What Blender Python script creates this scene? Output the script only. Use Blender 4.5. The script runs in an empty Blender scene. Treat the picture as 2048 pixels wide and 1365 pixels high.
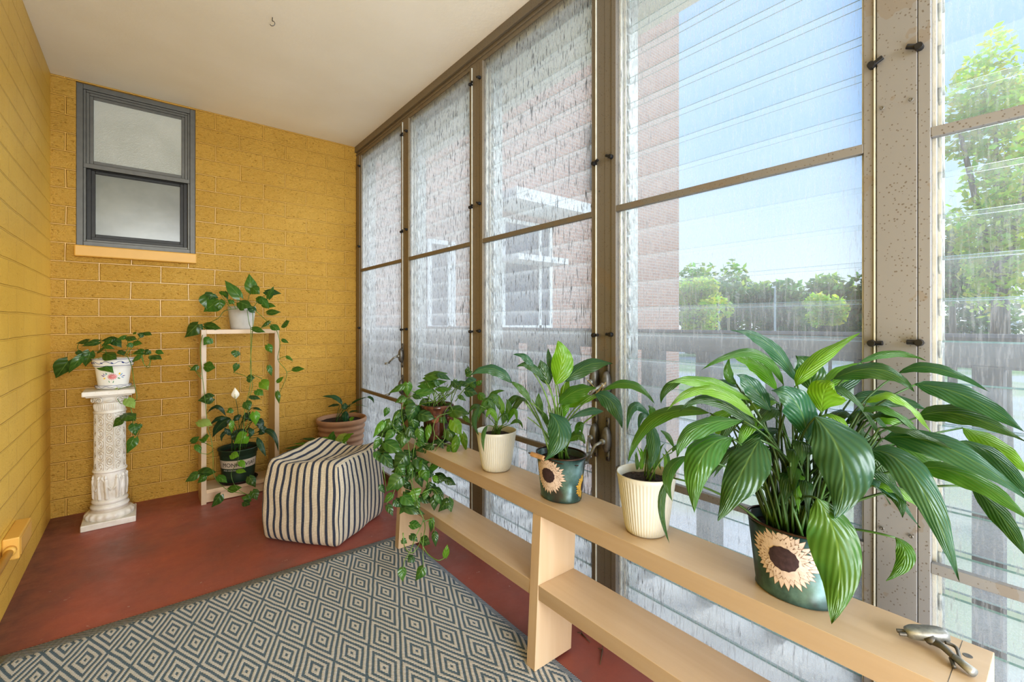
import bpy, bmesh, math, random
from mathutils import Vector, Matrix, noise
PI = math.pi
scene = bpy.context.scene
C = scene.collection

# ------------------------------------------------------------------ survey helpers
# measured from the photograph: focal length in pixels, principal column, horizon row, eye height
F, CX, HY, H = 908.0, 1024.0, 645.0, 1.076
YAW = math.atan(732 / 908.0)
cc, ss = math.cos(YAW), math.sin(YAW)
W = 1.276            # inner face of the window wall
D = 3.519            # yellow end wall
L = -0.407           # left wall
CEIL = 2.44
ZT = 0.522           # bench top
def at(px, py, f):
    """world point seen at a pixel, f metres deep; kept inside the room"""
    u = (px - CX) / F; v = -(py - HY) / F
    dx, dy = ss + u * cc, cc - u * ss
    f = min(f, (W - 0.03) / max(dx, 1e-3))
    if v < 0: f = min(f, (H - 0.012) / -v)
    f = min(f, (D - 0.03) / max(dy, 1e-3))
    return Vector((f * dx, f * dy, H + f * v))
def far(px, py, f):
    u = (px - CX) / F; v = -(py - HY) / F
    return Vector((f * (ss + u * cc), f * (cc - u * ss), H + f * v))
EYE = Vector((0, 0, H))

# ------------------------------------------------------------------ mesh builder
class MB:
    def __init__(s): s.v = []; s.f = []; s.uv = []; s.col = []; s.mi = []
    def add(s, vs, fs, uvs=None, col=None, mi=0):
        o = len(s.v); s.v += [tuple(v) for v in vs]
        for f in fs:
            s.f.append([i + o for i in f]); s.mi.append(mi)
        s.uv += (uvs if uvs else [(0, 0)] * len(vs))
        s.col += [col if col else (1, 1, 1)] * len(vs)
    def box(s, x0, x1, y0, y1, z0, z1, mi=0, mat=None):
        vs = [Vector((x, y, z)) for x in (x0, x1) for y in (y0, y1) for z in (z0, z1)]
        if mat: vs = [mat @ v for v in vs]
        s.add(vs, [(0, 1, 3, 2), (4, 6, 7, 5), (0, 4, 5, 1), (2, 3, 7, 6), (0, 2, 6, 4), (1, 5, 7, 3)], mi=mi)
    def tube(s, pts, r, n=8, r2=None, cap=True, col=None, mi=0):
        pts = [Vector(p) for p in pts]; m = len(pts); rings = []
        up = Vector((0, 0, 1)); prev = None
        for i, p in enumerate(pts):
            t = (pts[min(i + 1, m - 1)] - pts[max(i - 1, 0)])
            if t.length < 1e-9: t = Vector((0, 0, 1))
            t.normalize()
            if prev is None:
                a = up if abs(t.z) < 0.9 else Vector((1, 0, 0)); x = t.cross(a).normalized()
            else:
                x = (prev - t * prev.dot(t)); x = x.normalized() if x.length > 1e-6 else t.cross(Vector((1, 0, 0))).normalized()
            prev = x; y = t.cross(x)
            rr = r if r2 is None else r + (r2 - r) * i / max(m - 1, 1)
            rings.append([p + x * (rr * math.cos(2 * PI * k / n)) + y * (rr * math.sin(2 * PI * k / n)) for k in range(n)])
        vs = [v for g in rings for v in g]; fs = []
        for i in range(m - 1):
            for k in range(n):
                fs.append((i * n + k, i * n + (k + 1) % n, (i + 1) * n + (k + 1) % n, (i + 1) * n + k))
        if cap: fs += [tuple(range(n))[::-1], tuple(range((m - 1) * n, m * n))]
        s.add(vs, fs, col=col, mi=mi)
    def lathe(s, prof, n=48, c=(0, 0, 0), sx=1, sy=1, rib=None, cap=(False, False), mi=0):
        """prof: (radius, z[, ribbed 0..1]) list"""
        vs = []; uv = []
        for j, p in enumerate(prof):
            for k in range(n):
                a = 2 * PI * k / n; r = p[0]
                if rib and len(p) > 2 and p[2]: r += rib(a) * p[2]
                vs.append((c[0] + r * math.cos(a) * sx, c[1] + r * math.sin(a) * sy, c[2] + p[1])); uv.append((k / n, j / len(prof)))
        fs = [(j * n + k, j * n + (k + 1) % n, (j + 1) * n + (k + 1) % n, (j + 1) * n + k) for j in range(len(prof) - 1) for k in range(n)]
        if cap[0]: fs.append(tuple(range(n))[::-1])
        if cap[1]: fs.append(tuple(range((len(prof) - 1) * n, len(prof) * n)))
        s.add(vs, fs, uvs=uv, mi=mi)
    def build(s, name, mats, parent=None, smooth=False, bevel=0, loc=None):
        me = bpy.data.meshes.new(name)
        me.from_pydata(s.v, [], s.f); me.update()
        if not isinstance(mats, (list, tuple)): mats = [mats]
        for m in mats: me.materials.append(m)
        uvl = me.uv_layers.new(name='UVMap'); ca = me.color_attributes.new('Col', 'FLOAT_COLOR', 'POINT')
        li = [0] * len(me.loops); me.loops.foreach_get('vertex_index', li)
        flat = []
        for i in li: flat += s.uv[i]
        uvl.data.foreach_set('uv', flat)
        flat = []
        for c in s.col: flat += [c[0], c[1], c[2], 1]
        ca.data.foreach_set('color', flat)
        me.polygons.foreach_set('material_index', s.mi)
        if smooth: me.polygons.foreach_set('use_smooth', [True] * len(me.polygons))
        o = bpy.data.objects.new(name, me); C.objects.link(o)
        if parent: o.parent = parent; o.matrix_parent_inverse = Matrix.Translation(parent.location).inverted()
        if bevel:
            b = o.modifiers.new('bevel', 'BEVEL'); b.width = bevel; b.segments = 2; b.limit_method = 'ANGLE'; b.angle_limit = 0.7
        return o

def empty(name, loc): 
    o = bpy.data.objects.new(name, None); C.objects.link(o); o.location = loc; o.empty_display_size = 0.05; return o
def tag(o, label=None, cat=None, group=None, kind=None):
    if label: o['label'] = label
    if cat: o['category'] = cat
    if group: o['group'] = group
    if kind: o['kind'] = kind
    return o
def thing(name, loc, label, cat, group=None): return tag(empty(name, loc), label, cat, group)

# ------------------------------------------------------------------ materials
def newmat(name):
    m = bpy.data.materials.new(name); m.use_nodes = True
    nt = m.node_tree; b = nt.nodes['Principled BSDF']; return m, nt, b
def lk(nt, a, b): nt.links.new(a, b)
def node(nt, t, **kw):
    n = nt.nodes.new(t)
    for k, v in kw.items():
        if k in n.inputs: n.inputs[k].default_value = v
        else: setattr(n, k, v)
    return n
def objco(nt, scale=(1, 1, 1), loc=(0, 0, 0)):
    tc = node(nt, 'ShaderNodeTexCoord'); mp = node(nt, 'ShaderNodeMapping')
    mp.inputs['Scale'].default_value = scale; mp.inputs['Location'].default_value = loc
    lk(nt, tc.outputs['Object'], mp.inputs['Vector']); return mp.outputs['Vector']
def ramp(nt, src, stops):
    r = node(nt, 'ShaderNodeValToRGB'); e = r.color_ramp.elements
    while len(e) > 1: e.remove(e[-1])
    e[0].position = stops[0][0]; e[0].color = (*stops[0][1], 1)
    for p, c in stops[1:]:
        x = e.new(p); x.color = (*c, 1)
    lk(nt, src, r.inputs['Fac']); return r.outputs['Color']
def noisen(nt, vec, scale, detail=4, rough=0.55):
    n = node(nt, 'ShaderNodeTexNoise'); n.inputs['Scale'].default_value = scale; n.inputs['Detail'].default_value = detail
    n.inputs['Roughness'].default_value = rough; lk(nt, vec, n.inputs['Vector']); return n.outputs['Fac']
def mth(nt, op, a, b=None, c=None, clamp=False):
    n = node(nt, 'ShaderNodeMath', operation=op); n.use_clamp = clamp
    for i, x in enumerate((a, b, c)):
        if x is None: continue
        if isinstance(x, (int, float)): n.inputs[i].default_value = x
        else: lk(nt, x, n.inputs[i])
    return n.outputs[0]
def mixc(nt, fac, a, b, mode='MIX'):
    n = node(nt, 'ShaderNodeMix', data_type='RGBA', blend_type=mode)
    for k, x in ((0, fac), (6, a), (7, b)):
        if isinstance(x, (int, float)): n.inputs[k].default_value = x
        elif isinstance(x, tuple): n.inputs[k].default_value = (*x, 1)
        else: lk(nt, x, n.inputs[k])
    return n.outputs[2]
def bump(nt, b, h, dist, strength=1.0):
    n = node(nt, 'ShaderNodeBump'); n.inputs['Distance'].default_value = dist; n.inputs['Strength'].default_value = strength
    lk(nt, h, n.inputs['Height']); lk(nt, n.outputs['Normal'], b.inputs['Normal']); return n
def plain(name, col, rough=0.5, metal=0.0, var=0.12, scale=30, bumpd=0.0):
    m, nt, b = newmat(name); v = objco(nt)
    n = noisen(nt, v, scale)
    dark = tuple(x * (1 - var) for x in col); lite = tuple(min(1, x * (1 + var)) for x in col)
    lk(nt, ramp(nt, n, [(0.3, dark), (0.7, lite)]), b.inputs['Base Color'])
    b.inputs['Roughness'].default_value = rough; b.inputs['Metallic'].default_value = metal
    if bumpd: bump(nt, b, n, bumpd)
    return m

def wall_mat(name, axis, depth, offs, sat=1.0):
    m, nt, b = newmat(name)
    tc = node(nt, 'ShaderNodeTexCoord'); sp = node(nt, 'ShaderNodeSeparateXYZ'); lk(nt, tc.outputs['Object'], sp.inputs[0])
    cb = node(nt, 'ShaderNodeCombineXYZ')
    u = mth(nt, 'ADD', sp.outputs[axis], offs); w = mth(nt, 'SUBTRACT', sp.outputs[2], CEIL - 24 * 0.10167 - 1.0167)
    lk(nt, u, cb.inputs[0]); lk(nt, w, cb.inputs[1])
    # courses wander slightly
    nz = node(nt, 'ShaderNodeTexNoise'); nz.inputs['Scale'].default_value = 2.2; nz.inputs['Detail'].default_value = 2
    lk(nt, tc.outputs['Object'], nz.inputs['Vector'])
    wob = node(nt, 'ShaderNodeVectorMath', operation='MULTIPLY_ADD'); lk(nt, nz.outputs['Color'], wob.inputs[0])
    wob.inputs[1].default_value = (0.02, 0.012, 0); lk(nt, cb.outputs[0], wob.inputs[2])
    br = node(nt, 'ShaderNodeTexBrick'); br.offset = 0.5
    for k, v_ in (('Scale', 1.0), ('Mortar Size', 0.0045), ('Mortar Smooth', 0.6), ('Brick Width', 0.28), ('Row Height', 0.10167), ('Bias', 0)): br.inputs[k].default_value = v_
    br.inputs['Color1'].default_value = (1, 1, 1, 1); br.inputs['Color2'].default_value = (0.82, 0.82, 0.82, 1); br.inputs['Mortar'].default_value = (0.9, 0.9, 0.9, 1)
    lk(nt, wob.outputs[0], br.inputs['Vector'])
    # split-face rock texture: stretched, ridged noise
    mp = node(nt, 'ShaderNodeMapping'); sc = [1, 1, 1]; sc[axis] = 0.55; mp.inputs['Scale'].default_value = sc; mp.inputs['Rotation'].default_value = (0, 0.12, 0)
    lk(nt, tc.outputs['Object'], mp.inputs['Vector'])
    n1 = noisen(nt, mp.outputs[0], 75, 5, 0.62); n2 = noisen(nt, mp.outputs[0], 22, 3, 0.5)
    rid = mth(nt, 'ABSOLUTE', mth(nt, 'SUBTRACT', n1, 0.5))
    rock = mth(nt, 'ADD', mth(nt, 'MULTIPLY', rid, -1.6), mth(nt, 'MULTIPLY', n2, 0.9))
    inv = mth(nt, 'SUBTRACT', 1.0, br.outputs['Fac'])
    h = mth(nt, 'ADD', mth(nt, 'MULTIPLY', mth(nt, 'MULTIPLY', rock, inv), depth), mth(nt, 'MULTIPLY', inv, 0.55 if axis == 0 else 0.3))
    bump(nt, b, h, 0.020 if axis == 0 else 0.010, 1.0)
    big = noisen(nt, tc.outputs['Object'], 1.6, 3)
    base = ramp(nt, big, [(0.3, (0.74, 0.43 * sat, 0.085)), (0.7, (0.87, 0.54 * sat, 0.125))])
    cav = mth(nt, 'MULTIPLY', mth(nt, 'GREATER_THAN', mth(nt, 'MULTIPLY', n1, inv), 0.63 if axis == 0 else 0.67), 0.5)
    c1 = mixc(nt, cav, base, (0.42, 0.2, 0.02))  # shade in the pits painted into the colour
    val = mth(nt, 'MULTIPLY', mth(nt, 'SUBTRACT', 0.075, rid), 9.0, clamp=True)
    hi = mth(nt, 'MULTIPLY', mth(nt, 'MULTIPLY', mth(nt, 'SUBTRACT', rid, 0.10), 7.0, clamp=True), inv)
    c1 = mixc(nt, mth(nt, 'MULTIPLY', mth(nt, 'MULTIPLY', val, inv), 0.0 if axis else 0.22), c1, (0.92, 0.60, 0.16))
    c1 = mixc(nt, mth(nt, 'MULTIPLY', hi, 0.15 if axis else 0.5), c1, (0.46, 0.225, 0.02))  # crests painted lighter, hollows darker, imitating light on the rock relief
    c2 = mixc(nt, 0.3 if axis == 0 else 0.15, c1, br.outputs['Color'], 'MULTIPLY')
    lk(nt, mixc(nt, mth(nt, 'MULTIPLY', br.outputs['Fac'], 0.20 if axis == 0 else 0.08), c2, (0.40, 0.2, 0.03)), b.inputs['Base Color'])
    b.inputs['Roughness'].default_value = 0.34; b.inputs['Specular IOR Level'].default_value = 0.6
    return m
M = {}
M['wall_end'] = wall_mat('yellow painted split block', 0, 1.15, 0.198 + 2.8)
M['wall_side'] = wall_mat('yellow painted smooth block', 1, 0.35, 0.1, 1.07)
M['sill'] = plain('yellow sill paint', (0.66, 0.38, 0.085), 0.45, var=0.06, scale=8)

def m_ceiling():
    m, nt, b = newmat('cream ceiling plaster'); v = objco(nt)
    lk(nt, ramp(nt, noisen(nt, v, 2.2, 4), [(0.3, (0.84, 0.79, 0.70)), (0.7, (0.89, 0.85, 0.78))]), b.inputs['Base Color'])
    b.inputs['Roughness'].default_value = 0.75; bump(nt, b, noisen(nt, v, 60, 3), 0.0015, 0.5); return m
M['ceiling'] = m_ceiling()

def m_floor():
    m, nt, b = newmat('worn red painted concrete'); v = objco(nt)
    n1 = noisen(nt, v, 3.0, 6, 0.6); n2 = noisen(nt, v, 14, 6, 0.65); n3 = noisen(nt, v, 48, 3, 0.5)
    c = ramp(nt, n1, [(0.28, (0.22, 0.095, 0.08)), (0.5, (0.33, 0.10, 0.075)), (0.72, (0.41, 0.11, 0.075))])
    c = mixc(nt, mth(nt, 'MULTIPLY', n2, 0.45), c, (0.22, 0.085, 0.07))
    chips = mth(nt, 'MULTIPLY', mth(nt, 'GREATER_THAN', mth(nt, 'MULTIPLY', n3, n2), 0.42), 0.6)
    c = mixc(nt, chips, c, (0.5, 0.36, 0.32))
    # floor darkens unevenly towards the left wall
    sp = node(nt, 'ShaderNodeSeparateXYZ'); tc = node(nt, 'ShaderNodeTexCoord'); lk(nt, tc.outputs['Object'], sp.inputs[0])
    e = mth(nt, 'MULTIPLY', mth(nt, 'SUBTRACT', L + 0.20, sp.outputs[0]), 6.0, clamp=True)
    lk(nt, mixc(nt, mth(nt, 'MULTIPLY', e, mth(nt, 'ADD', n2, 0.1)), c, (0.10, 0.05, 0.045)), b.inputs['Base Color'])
    lk(nt, ramp(nt, n2, [(0.3, (0.34,) * 3), (0.7, (0.58,) * 3)]), b.inputs['Roughness'])
    bump(nt, b, n2, 0.003, 0.5); return m
M['floor'] = m_floor()

def m_wood(name, axis, light=1.0, dirt=0.0):
    m, nt, b = newmat(name); sc = [26, 26, 26]; sc[axis] = 1.6
    v = objco(nt, sc); n = noisen(nt, v, 1.0, 5, 0.6); v2 = objco(nt, (3, 3, 3)); n2 = noisen(nt, v2, 1.3, 2)
    c = ramp(nt, n, [(0.25, (0.53 * light, 0.385 * light, 0.245 * light)), (0.75, (0.63 * light, 0.49 * light, 0.345 * light))])
    c = mixc(nt, mth(nt, 'MULTIPLY', n2, 0.35), c, (0.60 * light, 0.43 * light, 0.27 * light))
    lk(nt, c, b.inputs['Base Color']); b.inputs['Roughness'].default_value = 0.34
    b.inputs['Specular IOR Level'].default_value = 0.5; bump(nt, b, n, 0.0006, 0.4); return m
M['wood_y'] = m_wood('birch veneer board', 1, 1.0)
M['wood_z'] = m_wood('birch veneer upright', 2, 0.95)
M['wood_x'] = m_wood('birch veneer across', 0, 1.0)
M['wood_edge'] = m_wood('birch edge band', 1, 0.66)
M['wood_edge_z'] = m_wood('birch edge band upright', 2, 0.78)

def m_frame():
    m, nt, b = newmat('oxidised tan aluminium'); v = objco(nt); 
    sp = node(nt, 'ShaderNodeSeparateXYZ'); tc = node(nt, 'ShaderNodeTexCoord'); lk(nt, tc.outputs['Object'], sp.inputs[0])
    g = mth(nt, 'DIVIDE', sp.outputs[1], 2.4, clamp=True)
    base = ramp(nt, g, [(0.05, (0.235, 0.235, 0.24)), (0.45, (0.165, 0.15, 0.13)), (1.0, (0.235, 0.19, 0.13))])  # far posts browner: golden reflection painted into the base colour
    mp = node(nt, 'ShaderNodeMapping'); mp.inputs['Scale'].default_value = (1, 1, 1); lk(nt, tc.outputs['Object'], mp.inputs[0])
    vo = node(nt, 'ShaderNodeTexVoronoi'); vo.inputs['Scale'].default_value = 130; lk(nt, mp.outputs[0], vo.inputs['Vector'])
    pit = mth(nt, 'LESS_THAN', mth(nt, 'ADD', vo.outputs['Distance'], mth(nt, 'MULTIPLY', noisen(nt, v, 25, 3), 0.35)), 0.36)
    c = mixc(nt, mth(nt, 'MULTIPLY', pit, 0.7), base, (0.10, 0.075, 0.055))
    c = mixc(nt, mth(nt, 'MULTIPLY', mth(nt, 'GREATER_THAN', noisen(nt, v, 7, 4), 0.62), 0.35), c, (0.2, 0.15, 0.1))
    lk(nt, c, b.inputs['Base Color']); b.inputs['Roughness'].default_value = 0.6; b.inputs['Metallic'].default_value = 0.12
    return m
M['frame'] = m_frame()
M['frame_light'] = plain('bright aluminium bead', (0.62, 0.63, 0.58), 0.45, 0.2)
M['channel'] = plain('grey louvre channel', (0.36, 0.40, 0.40), 0.5, 0.3, var=0.5, scale=40)
M['hardware'] = plain('dark cast hardware', (0.15, 0.145, 0.135), 0.45, 0.55, var=0.3, scale=60)
M['hardware_light'] = plain('grey cast metal', (0.30, 0.31, 0.30), 0.42, 0.55, var=0.35, scale=70)
M['black_clip'] = plain('black plastic clip', (0.012, 0.013, 0.016), 0.4)
M['grey_frame'] = plain('grey window aluminium', (0.125, 0.122, 0.108), 0.45, 0.25, var=0.1)
M['dark_frame'] = plain('dark bronze sash', (0.022, 0.020, 0.016), 0.45, 0.3, var=0.2)

def m_obscure():
    m, nt, b = newmat('obscure bathroom glass'); v = objco(nt)
    n = noisen(nt, v, 230, 2); sp = node(nt, 'ShaderNodeSeparateXYZ'); lk(nt, v, sp.inputs[0])
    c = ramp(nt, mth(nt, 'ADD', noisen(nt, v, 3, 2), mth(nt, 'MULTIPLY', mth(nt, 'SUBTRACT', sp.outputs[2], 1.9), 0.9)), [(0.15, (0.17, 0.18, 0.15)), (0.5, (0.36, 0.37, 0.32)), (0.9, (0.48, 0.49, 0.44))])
    lk(nt, c, b.inputs['Base Color']); b.inputs['Roughness'].default_value = 0.2; bump(nt, b, n, 0.002, 0.6)
    return m
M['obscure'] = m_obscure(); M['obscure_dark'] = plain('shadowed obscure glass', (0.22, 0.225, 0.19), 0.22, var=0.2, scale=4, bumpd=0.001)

def m_screen():
    m = bpy.data.materials.new('dirty insect screen'); m.use_nodes = True; nt = m.node_tree; nt.nodes.clear()
    out = node(nt, 'ShaderNodeOutputMaterial'); tc = node(nt, 'ShaderNodeTexCoord')
    def sc(a, loc=(0, 0, 0)):
        mp = node(nt, 'ShaderNodeMapping'); mp.inputs['Scale'].default_value = a; mp.inputs['Location'].default_value = loc; lk(nt, tc.outputs['Object'], mp.inputs[0]); return mp.outputs[0]
    streak = noisen(nt, sc((1, 170, 17)), 1.0, 3, 0.6)
    streak2 = noisen(nt, sc((1, 380, 42), (0, 3, 5)), 1.0, 2, 0.6)
    big = noisen(nt, sc((1, 1.7, 2.0)), 1.6, 3)
    lw = node(nt, 'ShaderNodeLayerWeight'); lw.inputs['Blend'].default_value = 0.5; gz = mth(nt, 'POWER', lw.outputs['Facing'], 1.5)
    sy_ = node(nt, 'ShaderNodeSeparateXYZ'); lk(nt, tc.outputs['Object'], sy_.inputs[0])
    dirty = mth(nt, 'ADD', 0.22, mth(nt, 'MULTIPLY', mth(nt, 'SUBTRACT', sy_.outputs[1], 0.75), 2.2, clamp=True))
    dirty = mth(nt, 'ADD', dirty, mth(nt, 'MULTIPLY', mth(nt, 'SUBTRACT', 1.5, sy_.outputs[2]), 0.22, clamp=True), clamp=True)
    dark = mth(nt, 'MULTIPLY', mth(nt, 'ADD', mth(nt, 'MULTIPLY', mth(nt, 'SUBTRACT', streak, 0.545), 9.0, clamp=True), mth(nt, 'MULTIPLY', mth(nt, 'SUBTRACT', streak2, 0.57), 9.0, clamp=True)), mth(nt, 'MULTIPLY', dirty, 0.9), clamp=True)
    cover = mth(nt, 'ADD', mth(nt, 'ADD', mth(nt, 'MULTIPLY', gz, 0.85), 0.05), mth(nt, 'MULTIPLY', big, 0.16))
    cover = mth(nt, 'ADD', cover, mth(nt, 'MULTIPLY', mth(nt, 'MULTIPLY', mth(nt, 'SUBTRACT', streak, 0.5), dirty), 0.5), clamp=True)
    cover = mth(nt, 'ADD', cover, mth(nt, 'MULTIPLY', dark, 0.6), clamp=True)
    d = node(nt, 'ShaderNodeBsdfDiffuse'); t = node(nt, 'ShaderNodeBsdfTranslucent')
    col = mixc(nt, dark, (0.90, 0.90, 0.93), (0.10, 0.10, 0.11))
    lk(nt, col, d.inputs['Color']); lk(nt, col, t.inputs['Color'])
    m1 = node(nt, 'ShaderNodeMixShader'); m1.inputs[0].default_value = 0.65; lk(nt, d.outputs[0], m1.inputs[1]); lk(nt, t.outputs[0], m1.inputs[2])
    tr = node(nt, 'ShaderNodeBsdfTransparent'); m2 = node(nt, 'ShaderNodeMixShader')
    lk(nt, cover, m2.inputs[0]); lk(nt, tr.outputs[0], m2.inputs[1]); lk(nt, m1.outputs[0], m2.inputs[2]); lk(nt, m2.outputs[0], out.inputs[0])
    return m
M['screen'] = m_screen()

def m_louvre():
    m = bpy.data.materials.new('louvre glass'); m.use_nodes = True; nt = m.node_tree; nt.nodes.clear()
    out = node(nt, 'ShaderNodeOutputMaterial'); tc = node(nt, 'ShaderNodeTexCoord'); sp = node(nt, 'ShaderNodeSeparateXYZ'); lk(nt, tc.outputs['Object'], sp.inputs[0])
    uv = node(nt, 'ShaderNodeUVMap'); us = node(nt, 'ShaderNodeSeparateXYZ'); lk(nt, uv.outputs[0], us.inputs[0])
    low = mth(nt, 'MULTIPLY', mth(nt, 'SUBTRACT', 1.05, sp.outputs[2]), 3.0, clamp=True)
    n = noisen(nt, tc.outputs['Object'], 3.0, 3); fine = noisen(nt, tc.outputs['Object'], 260, 2)
    grad = mth(nt, 'MULTIPLY', mth(nt, 'POWER', us.outputs[1], 1.4), mth(nt, 'ADD', 0.13, mth(nt, 'MULTIPLY', mth(nt, 'SUBTRACT', sp.outputs[1], 0.55, clamp=True), 0.11)))           # reflective gradient painted in as haze, whitest at each slat top
    lw = node(nt, 'ShaderNodeLayerWeight'); lw.inputs['Blend'].default_value = 0.25
    haze = mth(nt, 'ADD', mth(nt, 'ADD', 0.015, mth(nt, 'MULTIPLY', lw.outputs['Facing'], 0.13)), mth(nt, 'ADD', grad, mth(nt, 'MULTIPLY', low, mth(nt, 'ADD', 0.06, mth(nt, 'MULTIPLY', fine, 0.26)))), clamp=True)
    tr = node(nt, 'ShaderNodeBsdfTransparent'); tr.inputs[0].default_value = (0.94, 0.97, 0.96, 1)
    t = node(nt, 'ShaderNodeBsdfTranslucent'); t.inputs[0].default_value = (0.88, 0.92, 0.94, 1)
    g = node(nt, 'ShaderNodeBsdfGlossy'); g.inputs['Roughness'].default_value = 0.08
    fr = node(nt, 'ShaderNodeFresnel'); fr.inputs[0].default_value = 1.35
    m1 = node(nt, 'ShaderNodeMixShader'); lk(nt, haze, m1.inputs[0]); lk(nt, tr.outputs[0], m1.inputs[1]); lk(nt, t.outputs[0], m1.inputs[2])
    m2 = node(nt, 'ShaderNodeMixShader'); lk(nt, mth(nt, 'MULTIPLY', fr.outputs[0], 0.6), m2.inputs[0]); lk(nt, m1.outputs[0], m2.inputs[1]); lk(nt, g.outputs[0], m2.inputs[2])
    lk(nt, m2.outputs[0], out.inputs[0]); return m
M['louvre'] = m_louvre()
M['glass_edge'] = plain('green glass edge', (0.10, 0.24, 0.21), 0.3, var=0.1)

def m_leaf(name, vein=0.5, gloss=0.28, trans=0.22, freq=34.0, slant=1.3, bumpk=0.0025):
    m, nt, b = newmat(name)
    at_ = node(nt, 'ShaderNodeAttribute', attribute_name='Col')
    uv = node(nt, 'ShaderNodeUVMap'); sp = node(nt, 'ShaderNodeSeparateXYZ'); lk(nt, uv.outputs[0], sp.inputs[0])
    au = mth(nt, 'ABSOLUTE', sp.outputs[0])                    # 0 midrib, 1 edge
    mid = mth(nt, 'SUBTRACT', 1.0, mth(nt, 'MULTIPLY', au, 14.0, clamp=True))
    ph = mth(nt, 'MULTIPLY', mth(nt, 'SUBTRACT', sp.outputs[1], mth(nt, 'MULTIPLY', au, slant * 0.2)), freq)
    ph = mth(nt, 'ADD', ph, mth(nt, 'MULTIPLY', noisen(nt, objco(nt), 9, 2), 7.0)); ribs = mth(nt, 'SINE', ph)
    n = noisen(nt, objco(nt), 40, 3)
    c = mixc(nt, mth(nt, 'MULTIPLY', mth(nt, 'ADD', ribs, 1.0), 0.11 * vein), at_.outputs['Color'], (0.20, 0.34, 0.10))
    c = mixc(nt, mth(nt, 'MULTIPLY', mid, 0.55 * vein), c, (0.34, 0.50, 0.14))
    c = mixc(nt, mth(nt, 'MULTIPLY', n, 0.25), c, (0.02, 0.06, 0.012))
    lk(nt, c, b.inputs['Base Color']); b.inputs['Roughness'].default_value = gloss; b.inputs['Specular IOR Level'].default_value = 0.5
    h = mth(nt, 'ADD', mth(nt, 'MULTIPLY', ribs, 0.5), mth(nt, 'MULTIPLY', mid, -0.8)); bump(nt, b, h, bumpk, 0.8)
    t = node(nt, 'ShaderNodeBsdfTranslucent'); lk(nt, mixc(nt, 1.0, c, (2.3, 2.4, 0.7), 'MULTIPLY'), t.inputs[0])
    ms = node(nt, 'ShaderNodeMixShader'); ms.inputs[0].default_value = trans
    out = nt.nodes['Material Output']; lk(nt, b.outputs[0], ms.inputs[1]); lk(nt, t.outputs[0], ms.inputs[2]); lk(nt, ms.outputs[0], out.inputs[0])
    return m
M['lily'] = m_leaf('peace lily leaf', 0.40, 0.27, 0.25, 36, 3.2, 0.0007)
M['pothos'] = m_leaf('pothos leaf', 0.7, 0.30, 0.22, 22, 1.5, 0.0012)
M['stem'] = plain('green stem', (0.10, 0.19, 0.035), 0.4, var=0.4, scale=20)
M['stem_dark'] = plain('dark green stem', (0.045, 0.10, 0.022), 0.4, var=0.4, scale=20)
def m_soil():
    m, nt, b = newmat('potting soil'); v = objco(nt); n = noisen(nt, v, 130, 4, 0.7)
    lk(nt, ramp(nt, n, [(0.35, (0.012, 0.008, 0.006)), (0.6, (0.05, 0.03, 0.02)), (0.74, (0.20, 0.13, 0.09))]), b.inputs['Base Color'])
    b.inputs['Roughness'].default_value = 0.9; bump(nt, b, n, 0.01); return m
M['soil'] = m_soil()
M['white_plastic'] = plain('warm white plastic', (0.54, 0.53, 0.475), 0.35, var=0.03)
M['stone_white'] = plain('pale grey pot', (0.52, 0.50, 0.47), 0.6, var=0.12, scale=14)
M['terracotta'] = plain('tan terracotta', (0.36, 0.205, 0.12), 0.6, var=0.15, scale=12)
M['dark_green_plastic'] = plain('dark green nursery plastic', (0.018, 0.040, 0.022), 0.4, var=0.1)
M['black_plastic'] = plain('black plastic saucer', (0.02, 0.016, 0.016), 0.4)
M['label_tan'] = plain('beige printed band', (0.46, 0.39, 0.31), 0.5, var=0.04)
M['ink'] = plain('black print', (0.03, 0.025, 0.025), 0.5)
M['ink_white'] = plain('white print', (0.6, 0.58, 0.52), 0.5)
def m_brownpot():
    m, nt, b = newmat('dark brown glaze'); v = objco(nt, (1, 1, 0.35)); n = noisen(nt, v, 26, 4, 0.6)
    lk(nt, ramp(nt, n, [(0.35, (0.022, 0.010, 0.009)), (0.55, (0.075, 0.025, 0.017)), (0.72, (0.20, 0.09, 0.055))]), b.inputs['Base Color'])
    b.inputs['Roughness'].default_value = 0.15; b.inputs['Coat Weight'].default_value = 0.4; return m
M['brown_glaze'] = m_brownpot()
def m_bucket():
    m, nt, b = newmat('teal patina tin'); v = objco(nt, (1, 1, 0.8)); n = noisen(nt, v, 15, 5, 0.6); n2 = noisen(nt, v, 60, 4, 0.7)
    c = ramp(nt, n, [(0.33, (0.045, 0.043, 0.048)), (0.45, (0.045, 0.095, 0.095)), (0.58, (0.10, 0.20, 0.20)), (0.72, (0.22, 0.36, 0.40))])
    lk(nt, mixc(nt, mth(nt, 'MULTIPLY', n2, 0.4), c, (0.03, 0.045, 0.045)), b.inputs['Base Color'])
    b.inputs['Roughness'].default_value = 0.3; b.inputs['Metallic'].default_value = 0.25; return m
M['bucket'] = m_bucket()
M['rust_rim'] = plain('rusty rim', (0.06, 0.032, 0.022), 0.35, 0.5, var=0.5, scale=60)
M['petal'] = plain('cream painted petal', (0.54, 0.44, 0.38), 0.5, var=0.14, scale=90)
M['petal_line'] = plain('petal outline', (0.22, 0.14, 0.10), 0.5)
M['petal_yellow'] = plain('yellow painted petal', (0.70, 0.44, 0.07), 0.5, var=0.2, scale=60)
M['seed'] = plain('dark painted seed head', (0.045, 0.025, 0.03), 0.5, var=0.3, scale=120)
M['handle_wood'] = plain('turned handle wood', (0.42, 0.26, 0.14), 0.45, var=0.2, scale=40)
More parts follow.
